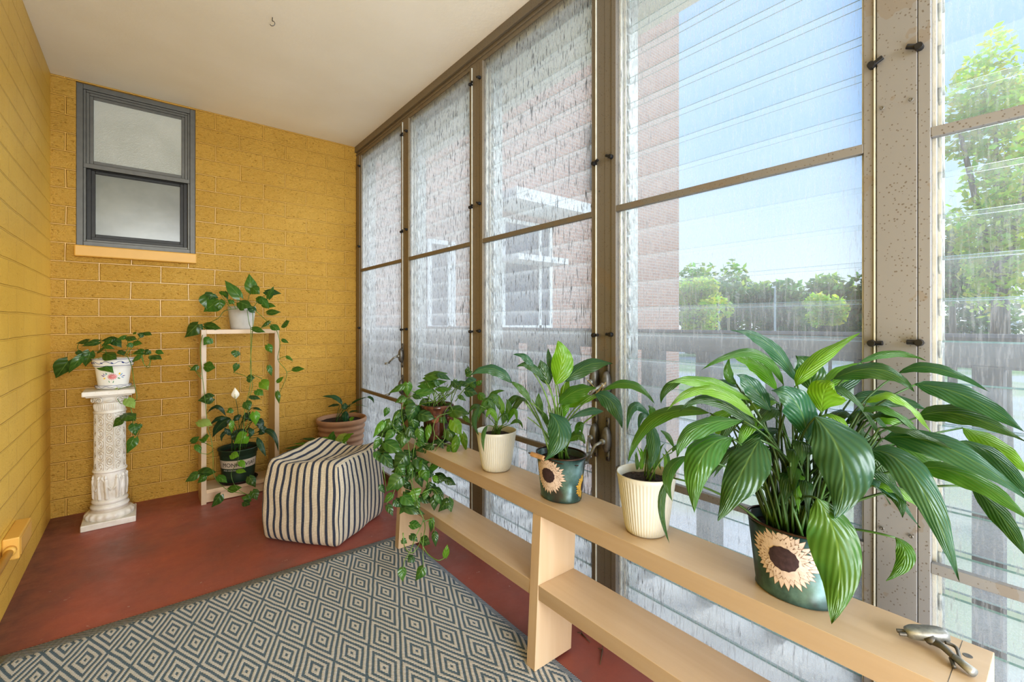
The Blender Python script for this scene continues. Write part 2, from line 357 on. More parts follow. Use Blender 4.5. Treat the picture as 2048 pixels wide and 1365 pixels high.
def m_porcelain():
    m, nt, b = newmat('white majolica'); v = objco(nt); n = noisen(nt, v, 6, 2)
    lk(nt, ramp(nt, n, [(0.3, (0.74, 0.71, 0.64)), (0.7, (0.80, 0.79, 0.76))]), b.inputs['Base Color']); b.inputs['Roughness'].default_value = 0.15; return m
M['porcelain'] = m_porcelain()
for k_, c_ in (('p_blue', (0.03, 0.05, 0.22)), ('p_pink', (0.60, 0.20, 0.20)), ('p_yellow', (0.75, 0.52, 0.05)), ('p_green', (0.10, 0.27, 0.14)), ('p_sky', (0.25, 0.40, 0.60)), ('p_purple', (0.25, 0.18, 0.33))): M[k_] = plain('paint ' + k_[2:], c_, 0.2)
def m_plaster():
    m, nt, b = newmat('aged white plaster'); v = objco(nt); n = noisen(nt, v, 12, 5); n2 = noisen(nt, v, 95, 4, 0.65)
    geo = node(nt, 'ShaderNodeNewGeometry')
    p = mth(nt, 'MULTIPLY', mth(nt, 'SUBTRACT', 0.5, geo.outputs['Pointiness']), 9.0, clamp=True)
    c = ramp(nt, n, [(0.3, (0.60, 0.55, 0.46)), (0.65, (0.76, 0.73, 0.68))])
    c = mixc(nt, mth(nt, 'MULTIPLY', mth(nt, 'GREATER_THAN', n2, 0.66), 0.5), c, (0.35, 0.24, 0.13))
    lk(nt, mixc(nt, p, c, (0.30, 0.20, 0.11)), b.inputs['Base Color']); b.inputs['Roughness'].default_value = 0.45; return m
M['plaster'] = m_plaster()

# ------------------------------------------------------------------ the shell
def struct(mb, name, mats, **k): return tag(mb.build(name, mats, **k), kind='structure')
Y0 = -1.9
b = MB(); b.box(L - 0.2, W + 0.09, Y0, D + 0.2, -0.12, 0); fl = struct(b, 'floor', M['floor'])
b = MB(); b.box(L - 0.2, W + 0.55, Y0, D + 0.2, CEIL, CEIL + 0.14); struct(b, 'ceiling', M['ceiling'])
b = MB(); b.box(L - 0.2, L, Y0, D + 0.2, 0, CEIL); struct(b, 'wall_left', M['wall_side'])
WX0, WX1, WZ0, WZ1 = -0.306, 0.246, 1.510, 2.432
b = MB()
b.box(L, WX0, D, D + 0.2, 0, CEIL); b.box(WX1, W + 0.09, D, D + 0.2, 0, CEIL); b.box(WX0, WX1, D, D + 0.2, 0, WZ0); b.box(WX0, WX1, D, D + 0.2, WZ1, CEIL)
struct(b, 'wall_back', M['wall_end'])
# painted sill
b = MB(); b.box(-0.312, 0.250, D - 0.028, D + 0.02, 1.447, WZ0); struct(b, 'trim_1', M['sill'], bevel=0.006)
# double-hung window
win = tag(empty('window_1', (-0.03, D, WZ0)), kind='structure')
def rect(mb, x0, x1, z0, z1, w, y0, y1, wt=None):
    wt = wt or w
    mb.box(x0, x0 + w, y0, y1, z0, z1); mb.box(x1 - w, x1, y0, y1, z0, z1)
    mb.box(x0 + w, x1 - w, y0, y1, z0, z0 + wt); mb.box(x0 + w, x1 - w, y0, y1, z1 - wt, z1)
b = MB(); rect(b, WX0, WX1, WZ0, WZ1, 0.028, D + 0.012, D + 0.10); rect(b, WX0 + 0.028, WX1 - 0.028, WZ0 + 0.028, WZ1 - 0.028, 0.012, D + 0.02, D + 0.10)
b.build('frame', M['grey_frame'], win, bevel=0.002)
b = MB(); rect(b, -0.266, 0.206, 1.975, 2.392, 0.014, D + 0.026, D + 0.05); rect(b, -0.252, 0.192, 1.989, 2.378, 0.017, D + 0.032, D + 0.056)
us = b.build('upper_sash', M['grey_frame'], win, bevel=0.0015)
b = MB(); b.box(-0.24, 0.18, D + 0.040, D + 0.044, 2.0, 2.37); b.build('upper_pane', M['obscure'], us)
b = MB(); rect(b, -0.266, 0.206, 1.550, 1.975, 0.020, D + 0.046, D + 0.07); rect(b, -0.247, 0.187, 1.570, 1.958, 0.018, D + 0.058, D + 0.082)
ls = b.build('lower_sash', M['dark_frame'], win, bevel=0.0015)
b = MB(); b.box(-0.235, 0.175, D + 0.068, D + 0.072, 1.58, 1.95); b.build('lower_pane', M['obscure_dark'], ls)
b = MB(); b.box(-0.278, 0.218, D + 0.016, D + 0.03, 1.958, 1.984); b.build('meeting_rail', M['grey_frame'], win, bevel=0.002)

# hook
hk = MB(); hc = Vector((0.44, 2.253, CEIL))
pts = [hc, hc + Vector((0, 0, -0.016))] + [hc + Vector((0.5 * 0.02 * 0 + 0.011 * math.sin(a) * cc, -0.011 * math.sin(a) * ss, -0.027 + 0.011 * math.cos(a))) for a in [i * PI / 8 for i in range(0, 12)]]
hk.tube(pts, 0.0017, 8); tag(hk.build('ceiling_hook', M['hardware'], smooth=True), 'small rusty metal cup hook screwed into the cream ceiling', 'hook')

# ------------------------------------------------------------------ jalousie window wall
posts = [(3.417, 3.519), (2.606, 2.712), (1.808, 1.921), (1.003, 1.114), (0.189, 0.303), (-0.62, -0.505)]
XG = 1.335
b = MB(); b.box(W - 0.012, W + 0.085, Y0, D, 2.395, CEIL); b.box(W + 0.002, W + 0.085, Y0, D, 2.352, 2.395); b.box(W - 0.004, W + 0.06, Y0, D, 2.372, 2.380)
struct(b, 'trim_2', M['frame'], bevel=0.0015)
b = MB(); b.box(W - 0.006, W + 0.085, Y0, D, 0, 0.045); struct(b, 'trim_3', M['frame'], bevel=0.002)
for i, (a, c) in enumerate(posts):
    b = MB(); g = 0.001
    w = c - a
    if i == 0:
        b.box(W, W + 0.08, a, c, 0.045, 2.352); b.box(W - 0.006, W, a + 0.02, c - 0.02, 0.045, 2.352)
    else:
        b.box(W + 0.003, W + 0.08, a, c, 0.045, 2.352)
        b.box(W - 0.004, W + 0.003, a, a + 0.020, 0.045, 2.352)          # stile lip, near side
        b.box(W - 0.001, W + 0.003, a + 0.022, a + 0.052, 0.045, 2.352)
        b.box(W - 0.0002, W + 0.003, a + 0.0528, c - 0.0225, 0.045, 2.352)
        b.box(W - 0.003, W + 0.003, c - 0.019, c, 0.045, 2.352)
        if i == 4: b.box(W - 0.0055, W + 0.001, a + 0.021, c - 0.0245, 0.045, 2.352)
    po = struct(b, 'trim_%d' % (4 + i), M['frame'], bevel=0.0012)
    if i:
        b = MB(); b.box(W - 0.006, W + 0.002, c - 0.0225, c - 0.0195, 0.045, 2.352); b.build('bead', M['frame_light'], po)
        b = MB()
        for z in (0.30, 0.62, 0.90, 1.55, 2.0):
            for yy in (a + 0.03, c - 0.035):
                b.lathe([(0.0001, 0), (0.003, 0.0008), (0.0042, 0)], 8, (0, 0, 0))
                n0 = len(b.v) - 24
                for k in range(n0, len(b.v)):
                    x, y, z_ = b.v[k]; b.v[k] = (W - (0.0095 if i == 4 else 0.0005) - z_, yy + x, z + y)
        b.build('screw', M['hardware'], po)

def clip(parent, y, z, s, up):
    m = MB(); x = W - 0.004
    p = Vector((x - 0.008, y, z)); q = p + Vector((0, s * 0.020, 0.009 if up else 0.001))
    m.tube([(x + 0.006, y, z), (x - 0.014, y, z)], 0.0075, 12)
    m.tube([p + Vector((0.002, 0, 0)), q], 0.0052, 10)
    m.build('clip', M['black_clip'], parent, smooth=False, bevel=0.001)

def crank(parent, y, z, s, dirn):
    m = MB(); X0 = W - 0.004
    prof = [(0.0, 0.0), (0.020, 0.0), (0.022, 0.006), (0.021, 0.016), (0.015, 0.024), (0.001, 0.027)]
    vs = []; n = 20
    o = len(m.v)
    m.lathe([(max(p[0], .0005), p[1]) for p in prof], n)
    m.v = [(X0 - v[2], y + v[0] * 0.78, z + v[1] * 2.1) for v in m.v]
    for dz in (0.058, -0.058): m.box(X0 - 0.004, X0, y - 0.0075, y + 0.0075, z + dz - 0.018, z + dz + 0.018)
    for dz in (0.066, -0.066): m.tube([(X0 - 0.007, y, z + dz), (X0, y, z + dz)], 0.0035, 8, mi=1)
    op = m.build('crank_operator', [M['hardware'], M['black_clip']], parent, smooth=True, bevel=0)
    h = MB(); p0 = Vector((X0 - 0.024, y, z - 0.004))
    p1 = p0 + Vector((-0.012, 0, 0)); p2 = p1 + Vector((-0.020, s * 0.012, -0.012)); p3 = p2 + Vector((-0.022, s * 0.018, -0.028 * dirn)); p4 = p3 + Vector((-0.024, s * 0.004, -0.006))
    h.tube([p0 + Vector((0.004, 0, 0)), p1], 0.010, 10); h.tube([p1, p2, p3], 0.0062, 8, r2=0.005); h.tube([p3 + Vector((0.006, 0, 0)), p4], 0.0066, 10)
    h.build('handle', M['hardware_light'], op, smooth=True)

tilts = [11, 11, 11, 12, 24]
for i in range(5):
    y1, y0 = posts[i][0], posts[i + 1][1]           # opening
    w = tag(empty('window_%d' % (i + 2), (W, (y0 + y1) / 2, 0)), kind='structure')
    m = MB(); m.box(W - 0.003, W + 0.014, y0, y1, 1.462, 1.483); m.build('middle_rail', M['frame'], w, bevel=0.0015)
    m = MB(); m.box(W - 0.003, W + 0.014, y0, y1, 0.552, 0.574); m.build('lower_rail', M['frame'], w, bevel=0.0015)
    m = MB(); m.add([(W + 0.008, y0, 0.045), (W + 0.008, y1, 0.045), (W + 0.008, y1, 2.352), (W + 0.008, y0, 2.352)], [(0, 1, 2, 3)])
    m.build('insect_screen', M['screen'], w)
    m = MB()                                         # side channels carrying the slat clips
    for yy, s in ((y1, -1), (y0, 1)):
        ya, yb = sorted((yy, yy + s * 0.006))
        m.box(W + 0.016, W + 0.026, ya, yb, 0.045, 2.352, mi=1); m.box(W + 0.027, W + 0.115, ya, yb, 0.045, 2.352)
        ya, yb = sorted((yy, yy + s * 0.012)); m.box(W + 0.036, W + 0.040, ya, yb, 0.045, 2.352, mi=1)
    m.build('side_channel', [M['channel'], M['frame_light']], w)
    t = math.radians(tilts[i]); st, ct = math.sin(t), math.cos(t); hh = 0.0505; th = 0.0028
    m = MB(); k = MB(); z = 0.095
    while z < 2.31:
        a_ = Vector((XG - st * hh, 0, z + ct * hh)); b_ = Vector((XG + st * hh, 0, z - ct * hh)); nn = Vector((ct, 0, st)) * th
        ya, yb = y0 + 0.007, y1 - 0.007
        vs = [Vector((p.x + q.x, yy, p.z + q.z)) for yy in (ya, yb) for p in (a_, b_) for q in (-nn, nn)]
        uvs = [(0, 1), (0, 1), (0, 0), (0, 0)] * 2
        m.add(vs, [(0, 4, 6, 2), ], uvs, mi=0); m.add(vs, [(0, 1, 5, 4), (2, 6, 7, 3)], uvs, mi=1)
        for yy, s in ((y1, -1), (y0, 1)):
            pts = []
            for q in range(9):
                u_ = q / 8.0; px_ = (1 - u_); P_ = a_.lerp(b_, u_)
                pts.append((P_.x - 0.006 - 0.010 * math.sin(PI * u_ * 1.0), yy + s * 0.009, P_.z))
            k.tube(pts, 0.0036, 6)
            k.box(XG - 0.008, XG + 0.008, min(yy, yy + s * 0.010), max(yy, yy + s * 0.010), z - 0.03, z + 0.03)
        z += 0.0895
    m.build('louvre_glass', [M['louvre'], M['glass_edge']], w)
    k.build('slat_holder', M['channel'], w, smooth=True)
    m = MB(); m.box(W + 0.02, W + 0.085, y0, y1, 2.325, 2.352); m.build('head_flashing', M['channel'], w)
    for zz, up in ((2.272, True), (1.656, True), (1.033, False)):
        clip(w, y1 + 0.017, zz, 1, up); clip(w, y0 - 0.017, zz - 0.004, -1 if not up else -1, up)
    if i in (0, 2): 
        crank(w, y0 - 0.022, 0.865, -1 if i else 1, 1); crank(w, y0 - 0.022, 0.665, -1 if i else 1, 1)
    if i == 3: 
        crank(w, y1 + 0.034, 0.858, 1, 1); crank(w, y1 + 0.034, 0.662, 1, 2)

# ------------------------------------------------------------------ conduit box on the left wall
bx = thing('junction_box', (L, 2.56, 0.19), 'yellow painted metal junction box low on the left wall', 'junction box')
m = MB(); m.box(L, L + 0.045, 2.44, 2.66, 0.205, 0.285); m.build('box', M['sill'], bx, bevel=0.004)
m = MB(); m.tube([(L + 0.022, 2.44, 0.243), (L + 0.022, 2.415, 0.243)], 0.017, 12); m.tube([(L + 0.022, 2.42, 0.243), (L + 0.022, -1.0, 0.243)], 0.0115, 12)
m.build('conduit', M['sill'], bx, smooth=True)
m = MB(); m.box(L + 0.045, L + 0.047, 2.452, 2.648, 0.215, 0.277); cv = m.build('cover_plate', M['sill'], bx, bevel=0.001)

# ------------------------------------------------------------------ rug
def m_rug():
    m, nt, b = newmat('blue and cream diamond weave'); tc = node(nt, 'ShaderNodeTexCoord'); mp = node(nt, 'ShaderNodeMapping')
    lk(nt, tc.outputs['Object'], mp.inputs[0])
    wob = node(nt, 'ShaderNodeTexNoise'); wob.inputs['Scale'].default_value = 14; lk(nt, tc.outputs['Object'], wob.inputs['Vector'])
    ma = node(nt, 'ShaderNodeVectorMath', operation='MULTIPLY_ADD'); ma.inputs[1].default_value = (0.006, 0.010, 0); lk(nt, wob.outputs['Color'], ma.inputs[0]); lk(nt, mp.outputs[0], ma.inputs[2])
    sp = node(nt, 'ShaderNodeSeparateXYZ'); lk(nt, ma.outputs[0], sp.inputs[0])
    ax, ay = 0.0555, 0.1245; cx, cy = 0.520, 1.718
    u = mth(nt, 'DIVIDE', mth(nt, 'SUBTRACT', sp.outputs[0], cx), ax); v = mth(nt, 'DIVIDE', mth(nt, 'SUBTRACT', sp.outputs[1], cy), ay)
    tri = lambda x, o: mth(nt, 'ABSOLUTE', mth(nt, 'SUBTRACT', mth(nt, 'FLOORED_MODULO', mth(nt, 'ADD', x, 1.0 + o), 2.0), 1.0))
    d1 = mth(nt, 'ADD', tri(u, 0.0), tri(v, 0.0)); d2 = mth(nt, 'ADD', tri(u, 1.0), tri(v, 1.0))
    d = mth(nt, 'MINIMUM', d1, d2)
    s = mth(nt, 'COSINE', mth(nt, 'MULTIPLY', d, 6 * PI))
    # yarn twist
    sx = node(nt, 'ShaderNodeSeparateXYZ'); lk(nt, tc.outputs['Object'], sx.inputs[0])
    tw = mth(nt, 'SINE', mth(nt, 'ADD', mth(nt, 'MULTIPLY', sx.outputs[0], 620), mth(nt, 'MULTIPLY', sx.outputs[1], 900)))
    fine = noisen(nt, tc.outputs['Object'], 500, 2); streak = noisen(nt, tc.outputs['Object'], 90, 3)
    blue = mth(nt, 'GREATER_THAN', mth(nt, 'ADD', s, mth(nt, 'MULTIPLY', tw, 0.34)), 0.0)
    bc = mixc(nt, mth(nt, 'MULTIPLY', mth(nt, 'ADD', tw, 0.25), 0.55, clamp=True), (0.075, 0.135, 0.195), (0.30, 0.335, 0.35))
    bc = mixc(nt, mth(nt, 'MULTIPLY', streak, 0.5), bc, (0.03, 0.055, 0.08))
    wc = mixc(nt, mth(nt, 'MULTIPLY', fine, 0.6), (0.62, 0.60, 0.565), (0.42, 0.40, 0.37))
    c = mixc(nt, blue, wc, bc)
    # plain selvedge
    edge = mth(nt, 'MAXIMUM', mth(nt, 'GREATER_THAN', sx.outputs[1], 2.122 - 0.020), mth(nt, 'GREATER_THAN', sx.outputs[0], 0.992))
    ec = mixc(nt, mth(nt, 'GREATER_THAN', mth(nt, 'ADD', tw, fine), 0.8), (0.07, 0.12, 0.18), (0.62, 0.60, 0.56))
    lk(nt, mixc(nt, edge, c, ec), b.inputs['Base Color']); b.inputs['Roughness'].default_value = 0.9
    hgt = mth(nt, 'ADD', mth(nt, 'MULTIPLY', s, -0.5), mth(nt, 'ADD', mth(nt, 'MULTIPLY', tw, 0.35), fine)); bump(nt, b, hgt, 0.003, 0.8)
    return m
M['rug'] = m_rug()
m = MB(); nx, ny = 30, 60; x0, x1, y0, y1 = -0.385, 1.008, -1.2, 2.135
vs = []; 
for j in range(ny + 1):
    for i in range(nx + 1):
        x = x0 + (x1 - x0) * i / nx; y = y0 + (y1 - y0) * j / ny
        vs.append((x, y + (0.018 if j == ny else 0) * (1 - (x - x0)), 0.0085 + 0.0015 * noise.noise(Vector((x * 4, y * 4, 0)))))
m.add(vs, [(j * (nx + 1) + i, j * (nx + 1) + i + 1, (j + 1) * (nx + 1) + i + 1, (j + 1) * (nx + 1) + i) for j in range(ny) for i in range(nx)])
rug = m.build('area_rug', M['rug'], smooth=True)
so = rug.modifiers.new('thick', 'SOLIDIFY'); so.thickness = 0.007; so.offset = -1
tag(rug, 'blue and cream flatweave rug with concentric diamonds on the red floor', 'rug')

# ------------------------------------------------------------------ pouf
def m_pouf():
    m, nt, b = newmat('navy striped woven cotton'); uv = node(nt, 'ShaderNodeUVMap'); sp = node(nt, 'ShaderNodeSeparateXYZ'); lk(nt, uv.outputs[0], sp.inputs[0])
    tooth = mth(nt, 'MULTIPLY', mth(nt, 'SINE', mth(nt, 'MULTIPLY', sp.outputs[1], 1100)), 0.035)
    fr = mth(nt, 'FRACT', mth(nt, 'ADD', mth(nt, 'DIVIDE', sp.outputs[0], 0.0375), mth(nt, 'ADD', tooth, 100.0)))
    st = mth(nt, 'LESS_THAN', fr, 0.36)
    weft = mth(nt, 'SINE', mth(nt, 'MULTIPLY', sp.outputs[1], 1500)); wale = mth(nt, 'SINE', mth(nt, 'MULTIPLY', sp.outputs[0], 1100))
    n = noisen(nt, uv.outputs[0], 90, 3)
    k = mth(nt, 'ADD', mth(nt, 'MULTIPLY', mth(nt, 'ADD', wale, weft), 0.14), n, clamp=True)
    wc = mixc(nt, k, (0.52, 0.44, 0.33), (0.76, 0.69, 0.57)); bc = mixc(nt, k, (0.018, 0.023, 0.042), (0.06, 0.08, 0.13))
    lk(nt, mixc(nt, st, wc, bc), b.inputs['Base Color']); b.inputs['Roughness'].default_value = 0.9
    bump(nt, b, mth(nt, 'ADD', wale, weft), 0.0012, 0.7); return m
M['pouf'] = m_pouf()
pc = Vector((0.742, 2.480, 0)); ang = math.radians(38); hs = 0.203; ph = 0.395
ex = Vector((math.cos(ang), math.sin(ang), 0)); ey = Vector((-math.sin(ang), math.cos(ang), 0))
def pouf_pt(u, v, w):    # u,v,w in -1..1
    r = 0.17
    p = Vector((u, v, w))
    q = Vector((max(-1 + r, min(1 - r, u)), max(-1 + r, min(1 - r, v)), max(-1 + r, min(1 - r, w))))
    d = p - q
    if d.length > 1e-6:
        d = d.normalized() * r; p = q + d
    bul = 1 + 0.15 * (1 - ((p.z + 0.45) / 1.45) ** 2 if p.z > -0.45 else 1 - ((p.z + 0.45) / 0.7) ** 2 * 1.0) * (0.6 + 0.4 * (1 - min(1, abs(p.x * p.y))))
    x, y = p.x * hs * bul, p.y * hs * bul
    z = (p.z + 1) / 2 * ph
    if w > 0.6:
        f_ = max(0, min(1, (w - 0.6) / 0.4))
        z -= f_ * (0.035 * math.cos(u * PI / 2) * math.cos(v * PI / 2) + 0.012 * math.sin(3.2 * v + 1.4 * u + 1)) 
        z += f_ * 0.006 * noise.noise(Vector((u * 3, v * 3, 3)))
        z += f_ * 0.012 * abs(u * v)
    x += 0.006 * noise.noise(Vector((u * 2, v * 2, w * 2))); y += 0.008 * noise.noise(Vector((u * 2 + 7, v * 2, w * 1.5)))
    return pc + ex * x + ey * y + Vector((0, 0, max(0.0015, z)))
m = MB(); n = 26
def face(fn, uvf, flip=False):
    vs, uvs = [], []
    for j in range(n + 1):
        for i in range(n + 1):
            a_, b_ = -1 + 2 * i / n, -1 + 2 * j / n
            vs.append(pouf_pt(*fn(a_, b_))); uvs.append(uvf(a_, b_))
    fs = [(j * (n + 1) + i, j * (n + 1) + i + 1, (j + 1) * (n + 1) + i + 1, (j + 1) * (n + 1) + i) for j in range(n) for i in range(n)]
    if flip: fs = [f[::-1] for f in fs]
    m.add(vs, fs, uvs)
# left/front face is u=-1 (stripes counted along v), top carries on, right face is v=-1
face(lambda a, b: (-1, a, b), lambda a, b: (a * hs, b * hs), True)
face(lambda a, b: (1, a, b), lambda a, b: (a * hs, b * hs))
face(lambda a, b: (a, b, 1), lambda a, b: (b * hs, a * hs + 0.4))
face(lambda a, b: (a, -1, b), lambda a, b: (a * hs * 1.05 + 1.0, b * hs))
face(lambda a, b: (a, 1, b), lambda a, b: (a * hs + 1.0, b * hs), True)
face(lambda a, b: (a, b, -1), lambda a, b: (b * hs, a * hs), True)
pf = m.build('pouf', M['pouf'], smooth=True)
tag(pf, 'square floor pouf with navy and cream stripes on the red floor', 'pouf')
m = MB(); 
m.tube([pouf_pt(-1 + 2 * i / 30, -1, 1 - 0.03) + Vector((0, 0, 0.001)) for i in range(31)], 0.0022, 6)
m.tube([pouf_pt(-1, -1, -1 + 2 * i / 30) for i in range(31)], 0.0022, 6)
m.build('seam', plain('cream seam', (0.62, 0.55, 0.43), 0.9), pf, smooth=True)

# ------------------------------------------------------------------ low two-tier bench
BX0, BX1 = 0.945, 1.108
bench = thing('plant_bench', (1.02, 1.06, 0), 'long low birch veneer bench shelf standing along the louvre windows', 'shelf bench')
def board(name, x0, x1, y0, y1, z0, z1, parent, face_m, edge_m):
    m = MB(); m.box(x0, x1, y0, y1, z0, z1)
    m.mi = [1, 1, 0, 0, 0, 0]
    return m.build(name, [face_m, edge_m], parent, bevel=0.0012)
board('top_board', BX0, BX1, 0.085, 2.032, ZT - 0.045, ZT, bench, M['wood_y'], M['wood_edge'])
for ya, yb in ((1.072, 1.994), (0.123, 1.034)): board('lower_shelf', BX0 - 0.008, BX1 - 0.014, ya, yb, 0.223, 0.268, bench, M['wood_y'], M['wood_edge'])
for ya in (1.994, 1.034, 0.085):
    m = MB(); z1 = ZT - 0.045; sh = 0.026; z0 = 0.0095
    vs = [Vector((x - (sh if z == z0 else 0), y, z)) for x in (BX0 + 0.003, BX1) for y in (ya, ya + 0.038) for z in (z0, z1)]
    m.add(vs, [(0, 1, 3, 2), (4, 6, 7, 5), (0, 4, 5, 1), (2, 3, 7, 6), (0, 2, 6, 4), (1, 5, 7, 3)]); m.mi = [1, 1, 0, 0, 0, 0]
    m.build('upright', [M['wood_z'], M['wood_edge_z']], bench, bevel=0.0012)
m = MB(); m.lathe([(0.0005, 0.0002), (0.006, 0.0004), (0.0065, 0.0)], 16, (1.062, 0.112, ZT + 0.0002)); m.box(BX0 + .002, BX1 - 0.002, 0.1225, 0.1233, ZT, ZT + 0.0003)
m.build('screw_cap', M['hardware'], bench)

# tall shelf standing in front of the end wall
tall = thing('tall_shelf_frame', (0.457, 3.32, 0), 'tall narrow open birch frame shelf standing against the yellow wall', 'shelf')
TX0, TX1, TY0, TY1, TZ = 0.252, 0.668, 3.218, 3.405, 1.032
for x in (TX0, TX1 - 0.026):
    m = MB(); m.box(x, x + 0.026, TY0, TY1, 0, TZ); m.mi = [0, 0, 1, 1, 0, 0]; m.build('side_panel', [M['wood_z'], M['wood_edge_z']], tall, bevel=0.001)
m = MB(); m.box(TX0 + 0.026, TX1 - 0.026, TY0, TY1, TZ - 0.026, TZ); m.build('top_board', M['wood_x'], tall, bevel=0.001)
m = MB(); m.box(TX0 + 0.026, TX1 - 0.026, TY0, TY1, 0.062, 0.084); m.build('bottom_board', M['wood_x'], tall, bevel=0.001)
m = MB(); m.box(TX0 + 0.026, TX1 - 0.026, TY0 + 0.02, TY0 + 0.036, 0.004, 0.062); m.build('plinth', M['wood_x'], tall, bevel=0.001)

# ------------------------------------------------------------------ plaster column
def bumpf(a, z, seed=0.0): return noise.noise(Vector((math.cos(a) * 3 + seed, math.sin(a) * 3, z * 14)))
col = thing('plaster_column_stand', (-0.152, 3.292, 0), 'white carved plaster column pedestal in the left corner on the red floor', 'pedestal')
kc = (-0.152, 3.292, 0)
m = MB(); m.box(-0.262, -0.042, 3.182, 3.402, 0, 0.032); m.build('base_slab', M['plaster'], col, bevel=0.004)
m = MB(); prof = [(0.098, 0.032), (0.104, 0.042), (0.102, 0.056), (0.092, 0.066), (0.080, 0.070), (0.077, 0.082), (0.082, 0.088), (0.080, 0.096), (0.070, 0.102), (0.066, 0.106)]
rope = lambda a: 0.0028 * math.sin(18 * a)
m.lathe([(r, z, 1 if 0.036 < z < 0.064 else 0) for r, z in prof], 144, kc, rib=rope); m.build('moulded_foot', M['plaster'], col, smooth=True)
# carved drum and shaft as relief surfaces
def relief(name, z0, z1, rf, hf, nz, na=180):
    m = MB(); vs = []
    for j in range(nz + 1):
        z = z0 + (z1 - z0) * j / nz
        for k in range(na):
            a = 2 * PI * k / na; r = rf(z) + hf(a, (z - z0) / (z1 - z0), z)
            vs.append((kc[0] + r * math.cos(a), kc[1] + r * math.sin(a), z))
    fs = [(j * na + k, j * na + (k + 1) % na, (j + 1) * na + (k + 1) % na, (j + 1) * na + k) for j in range(nz) for k in range(na)]
    m.add(vs, fs); return m.build(name, M['plaster'], col, smooth=True)
def scroll(a, t, z):
    N = 10; s = a / (2 * PI) * N; fa = s - math.floor(s) - 0.5; idx = int(math.floor(s))
    if abs(fa) > 0.44: return 0.0035
    if abs(fa) > 0.38: return -0.002
    if idx % 2: zz = z * 16.5
    else: zz = z * 16.5 + 0.5
    fz = zz - math.floor(zz) - 0.5; sg = 1 if int(math.floor(zz)) % 2 else -1
    rr = math.hypot(fa * 1.0, fz * 1.0); th = math.atan2(fz, fa * sg)
    return 0.0030 * math.sin(rr * 30 - th * 1.0) * (1 if rr < 0.5 else 0.3)
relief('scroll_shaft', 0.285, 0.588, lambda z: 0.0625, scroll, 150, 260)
def figs(a, t, z):
    x = a * 0.066; h = 0.0
    for q in range(11):
        a0 = q * 2 * PI / 11 + 0.15 * math.sin(q * 3.1); lean = 0.10 * math.sin(q * 5.3)
        da = (a - a0 - lean * (t - 0.5) + PI) % (2 * PI) - PI
        body = 0.16 * (1.0 - 0.75 * abs(t - 0.38)) * (1 + 0.25 * math.sin(9 * t + q))
        if t < 0.76: h = max(h, 0.0075 * max(0, 1 - (da / body) ** 2))
        hd = math.hypot(da / 0.085, (t - 0.83) / 0.085)
        if hd < 1: h = max(h, 0.008 * math.sqrt(1 - hd * hd))
        arm = abs((t - 0.62) - (da * 0.9 * (1 if q % 2 else -1)))
        if arm < 0.045 and abs(da) < 0.26: h = max(h, 0.005)
    return (h + 0.0016 * bumpf(a, z * 3)) * min(1, t * 14, (1 - t) * 14)
relief('frieze_drum', 0.128, 0.272, lambda z: 0.0655 + 0.003 * math.sin((z - 0.128) / 0.144 * PI), figs, 70, 260)
for pr_ in ([(0.064, 0.104), (0.074, 0.110), (0.077, 0.118), (0.074, 0.126), (0.066, 0.130)], [(0.060, 0.27), (0.071, 0.274), (0.073, 0.281), (0.070, 0.287), (0.060, 0.29)], [(0.060, 0.585), (0.068, 0.589), (0.070, 0.596), (0.066, 0.603), (0.060, 0.605)]):
    m = MB(); m.lathe(pr_, 96, kc); m.build('ring_moulding', M['plaster'], col, smooth=True)
def capf(a, t, z):
    s = a / (2 * PI) * 8; fa = abs(s - math.floor(s) - 0.5) * 2
    if t < 0.52:
        lf = 0.55 + 0.0 * t; return 0.006 * (1 - fa) * math.sin(min(1, t / 0.5) * PI) + 0.0020 * math.sin(a * 48) * (1 if t < 0.45 else 0)
    u = (t - 0.52) / 0.48
    return 0.010 * math.exp(-((u - 0.2) / 0.14) ** 2) * (0.6 + 0.6 * math.cos(a * 8)) + 0.018 * u * (0.5 + 0.5 * math.cos(a * 4 + PI)) 
relief('capital', 0.603, 0.688, lambda z: 0.062 + 0.006 * (z - 0.603) / 0.085, capf, 60, 220)
for q in range(4):      # corner volutes
    a0 = PI / 4 + q * PI / 2
    for s in (-1, 1):
        m = MB()
        cvx = kc[0] + 0.078 * math.cos(a0 + s * 0.24); cvy = kc[1] + 0.078 * math.sin(a0 + s * 0.24)
        tg = Vector((-math.sin(a0 + s * 0.24), math.cos(a0 + s * 0.24), 0))
        pts = []
        for k in range(26):
            th = k / 25 * 4.2 * PI / 1.4; r = 0.0165 * (1 - k / 30)
            pts.append(Vector((cvx, cvy, 0.662)) + tg * (s * -r * math.cos(th)) + Vector((0, 0, r * math.sin(th))))
        m.tube(pts, 0.0048, 7, r2=0.0028); m.build('volute', M['plaster'], col, smooth=True)
m = MB(); m.box(-0.258, -0.046, 3.186, 3.398, 0.690, 0.716); m.box(-0.245, -0.059, 3.199, 3.385, 0.682, 0.692); m.build('top_slab', M['plaster'], col, bevel=0.009)
COLTOP = 0.716

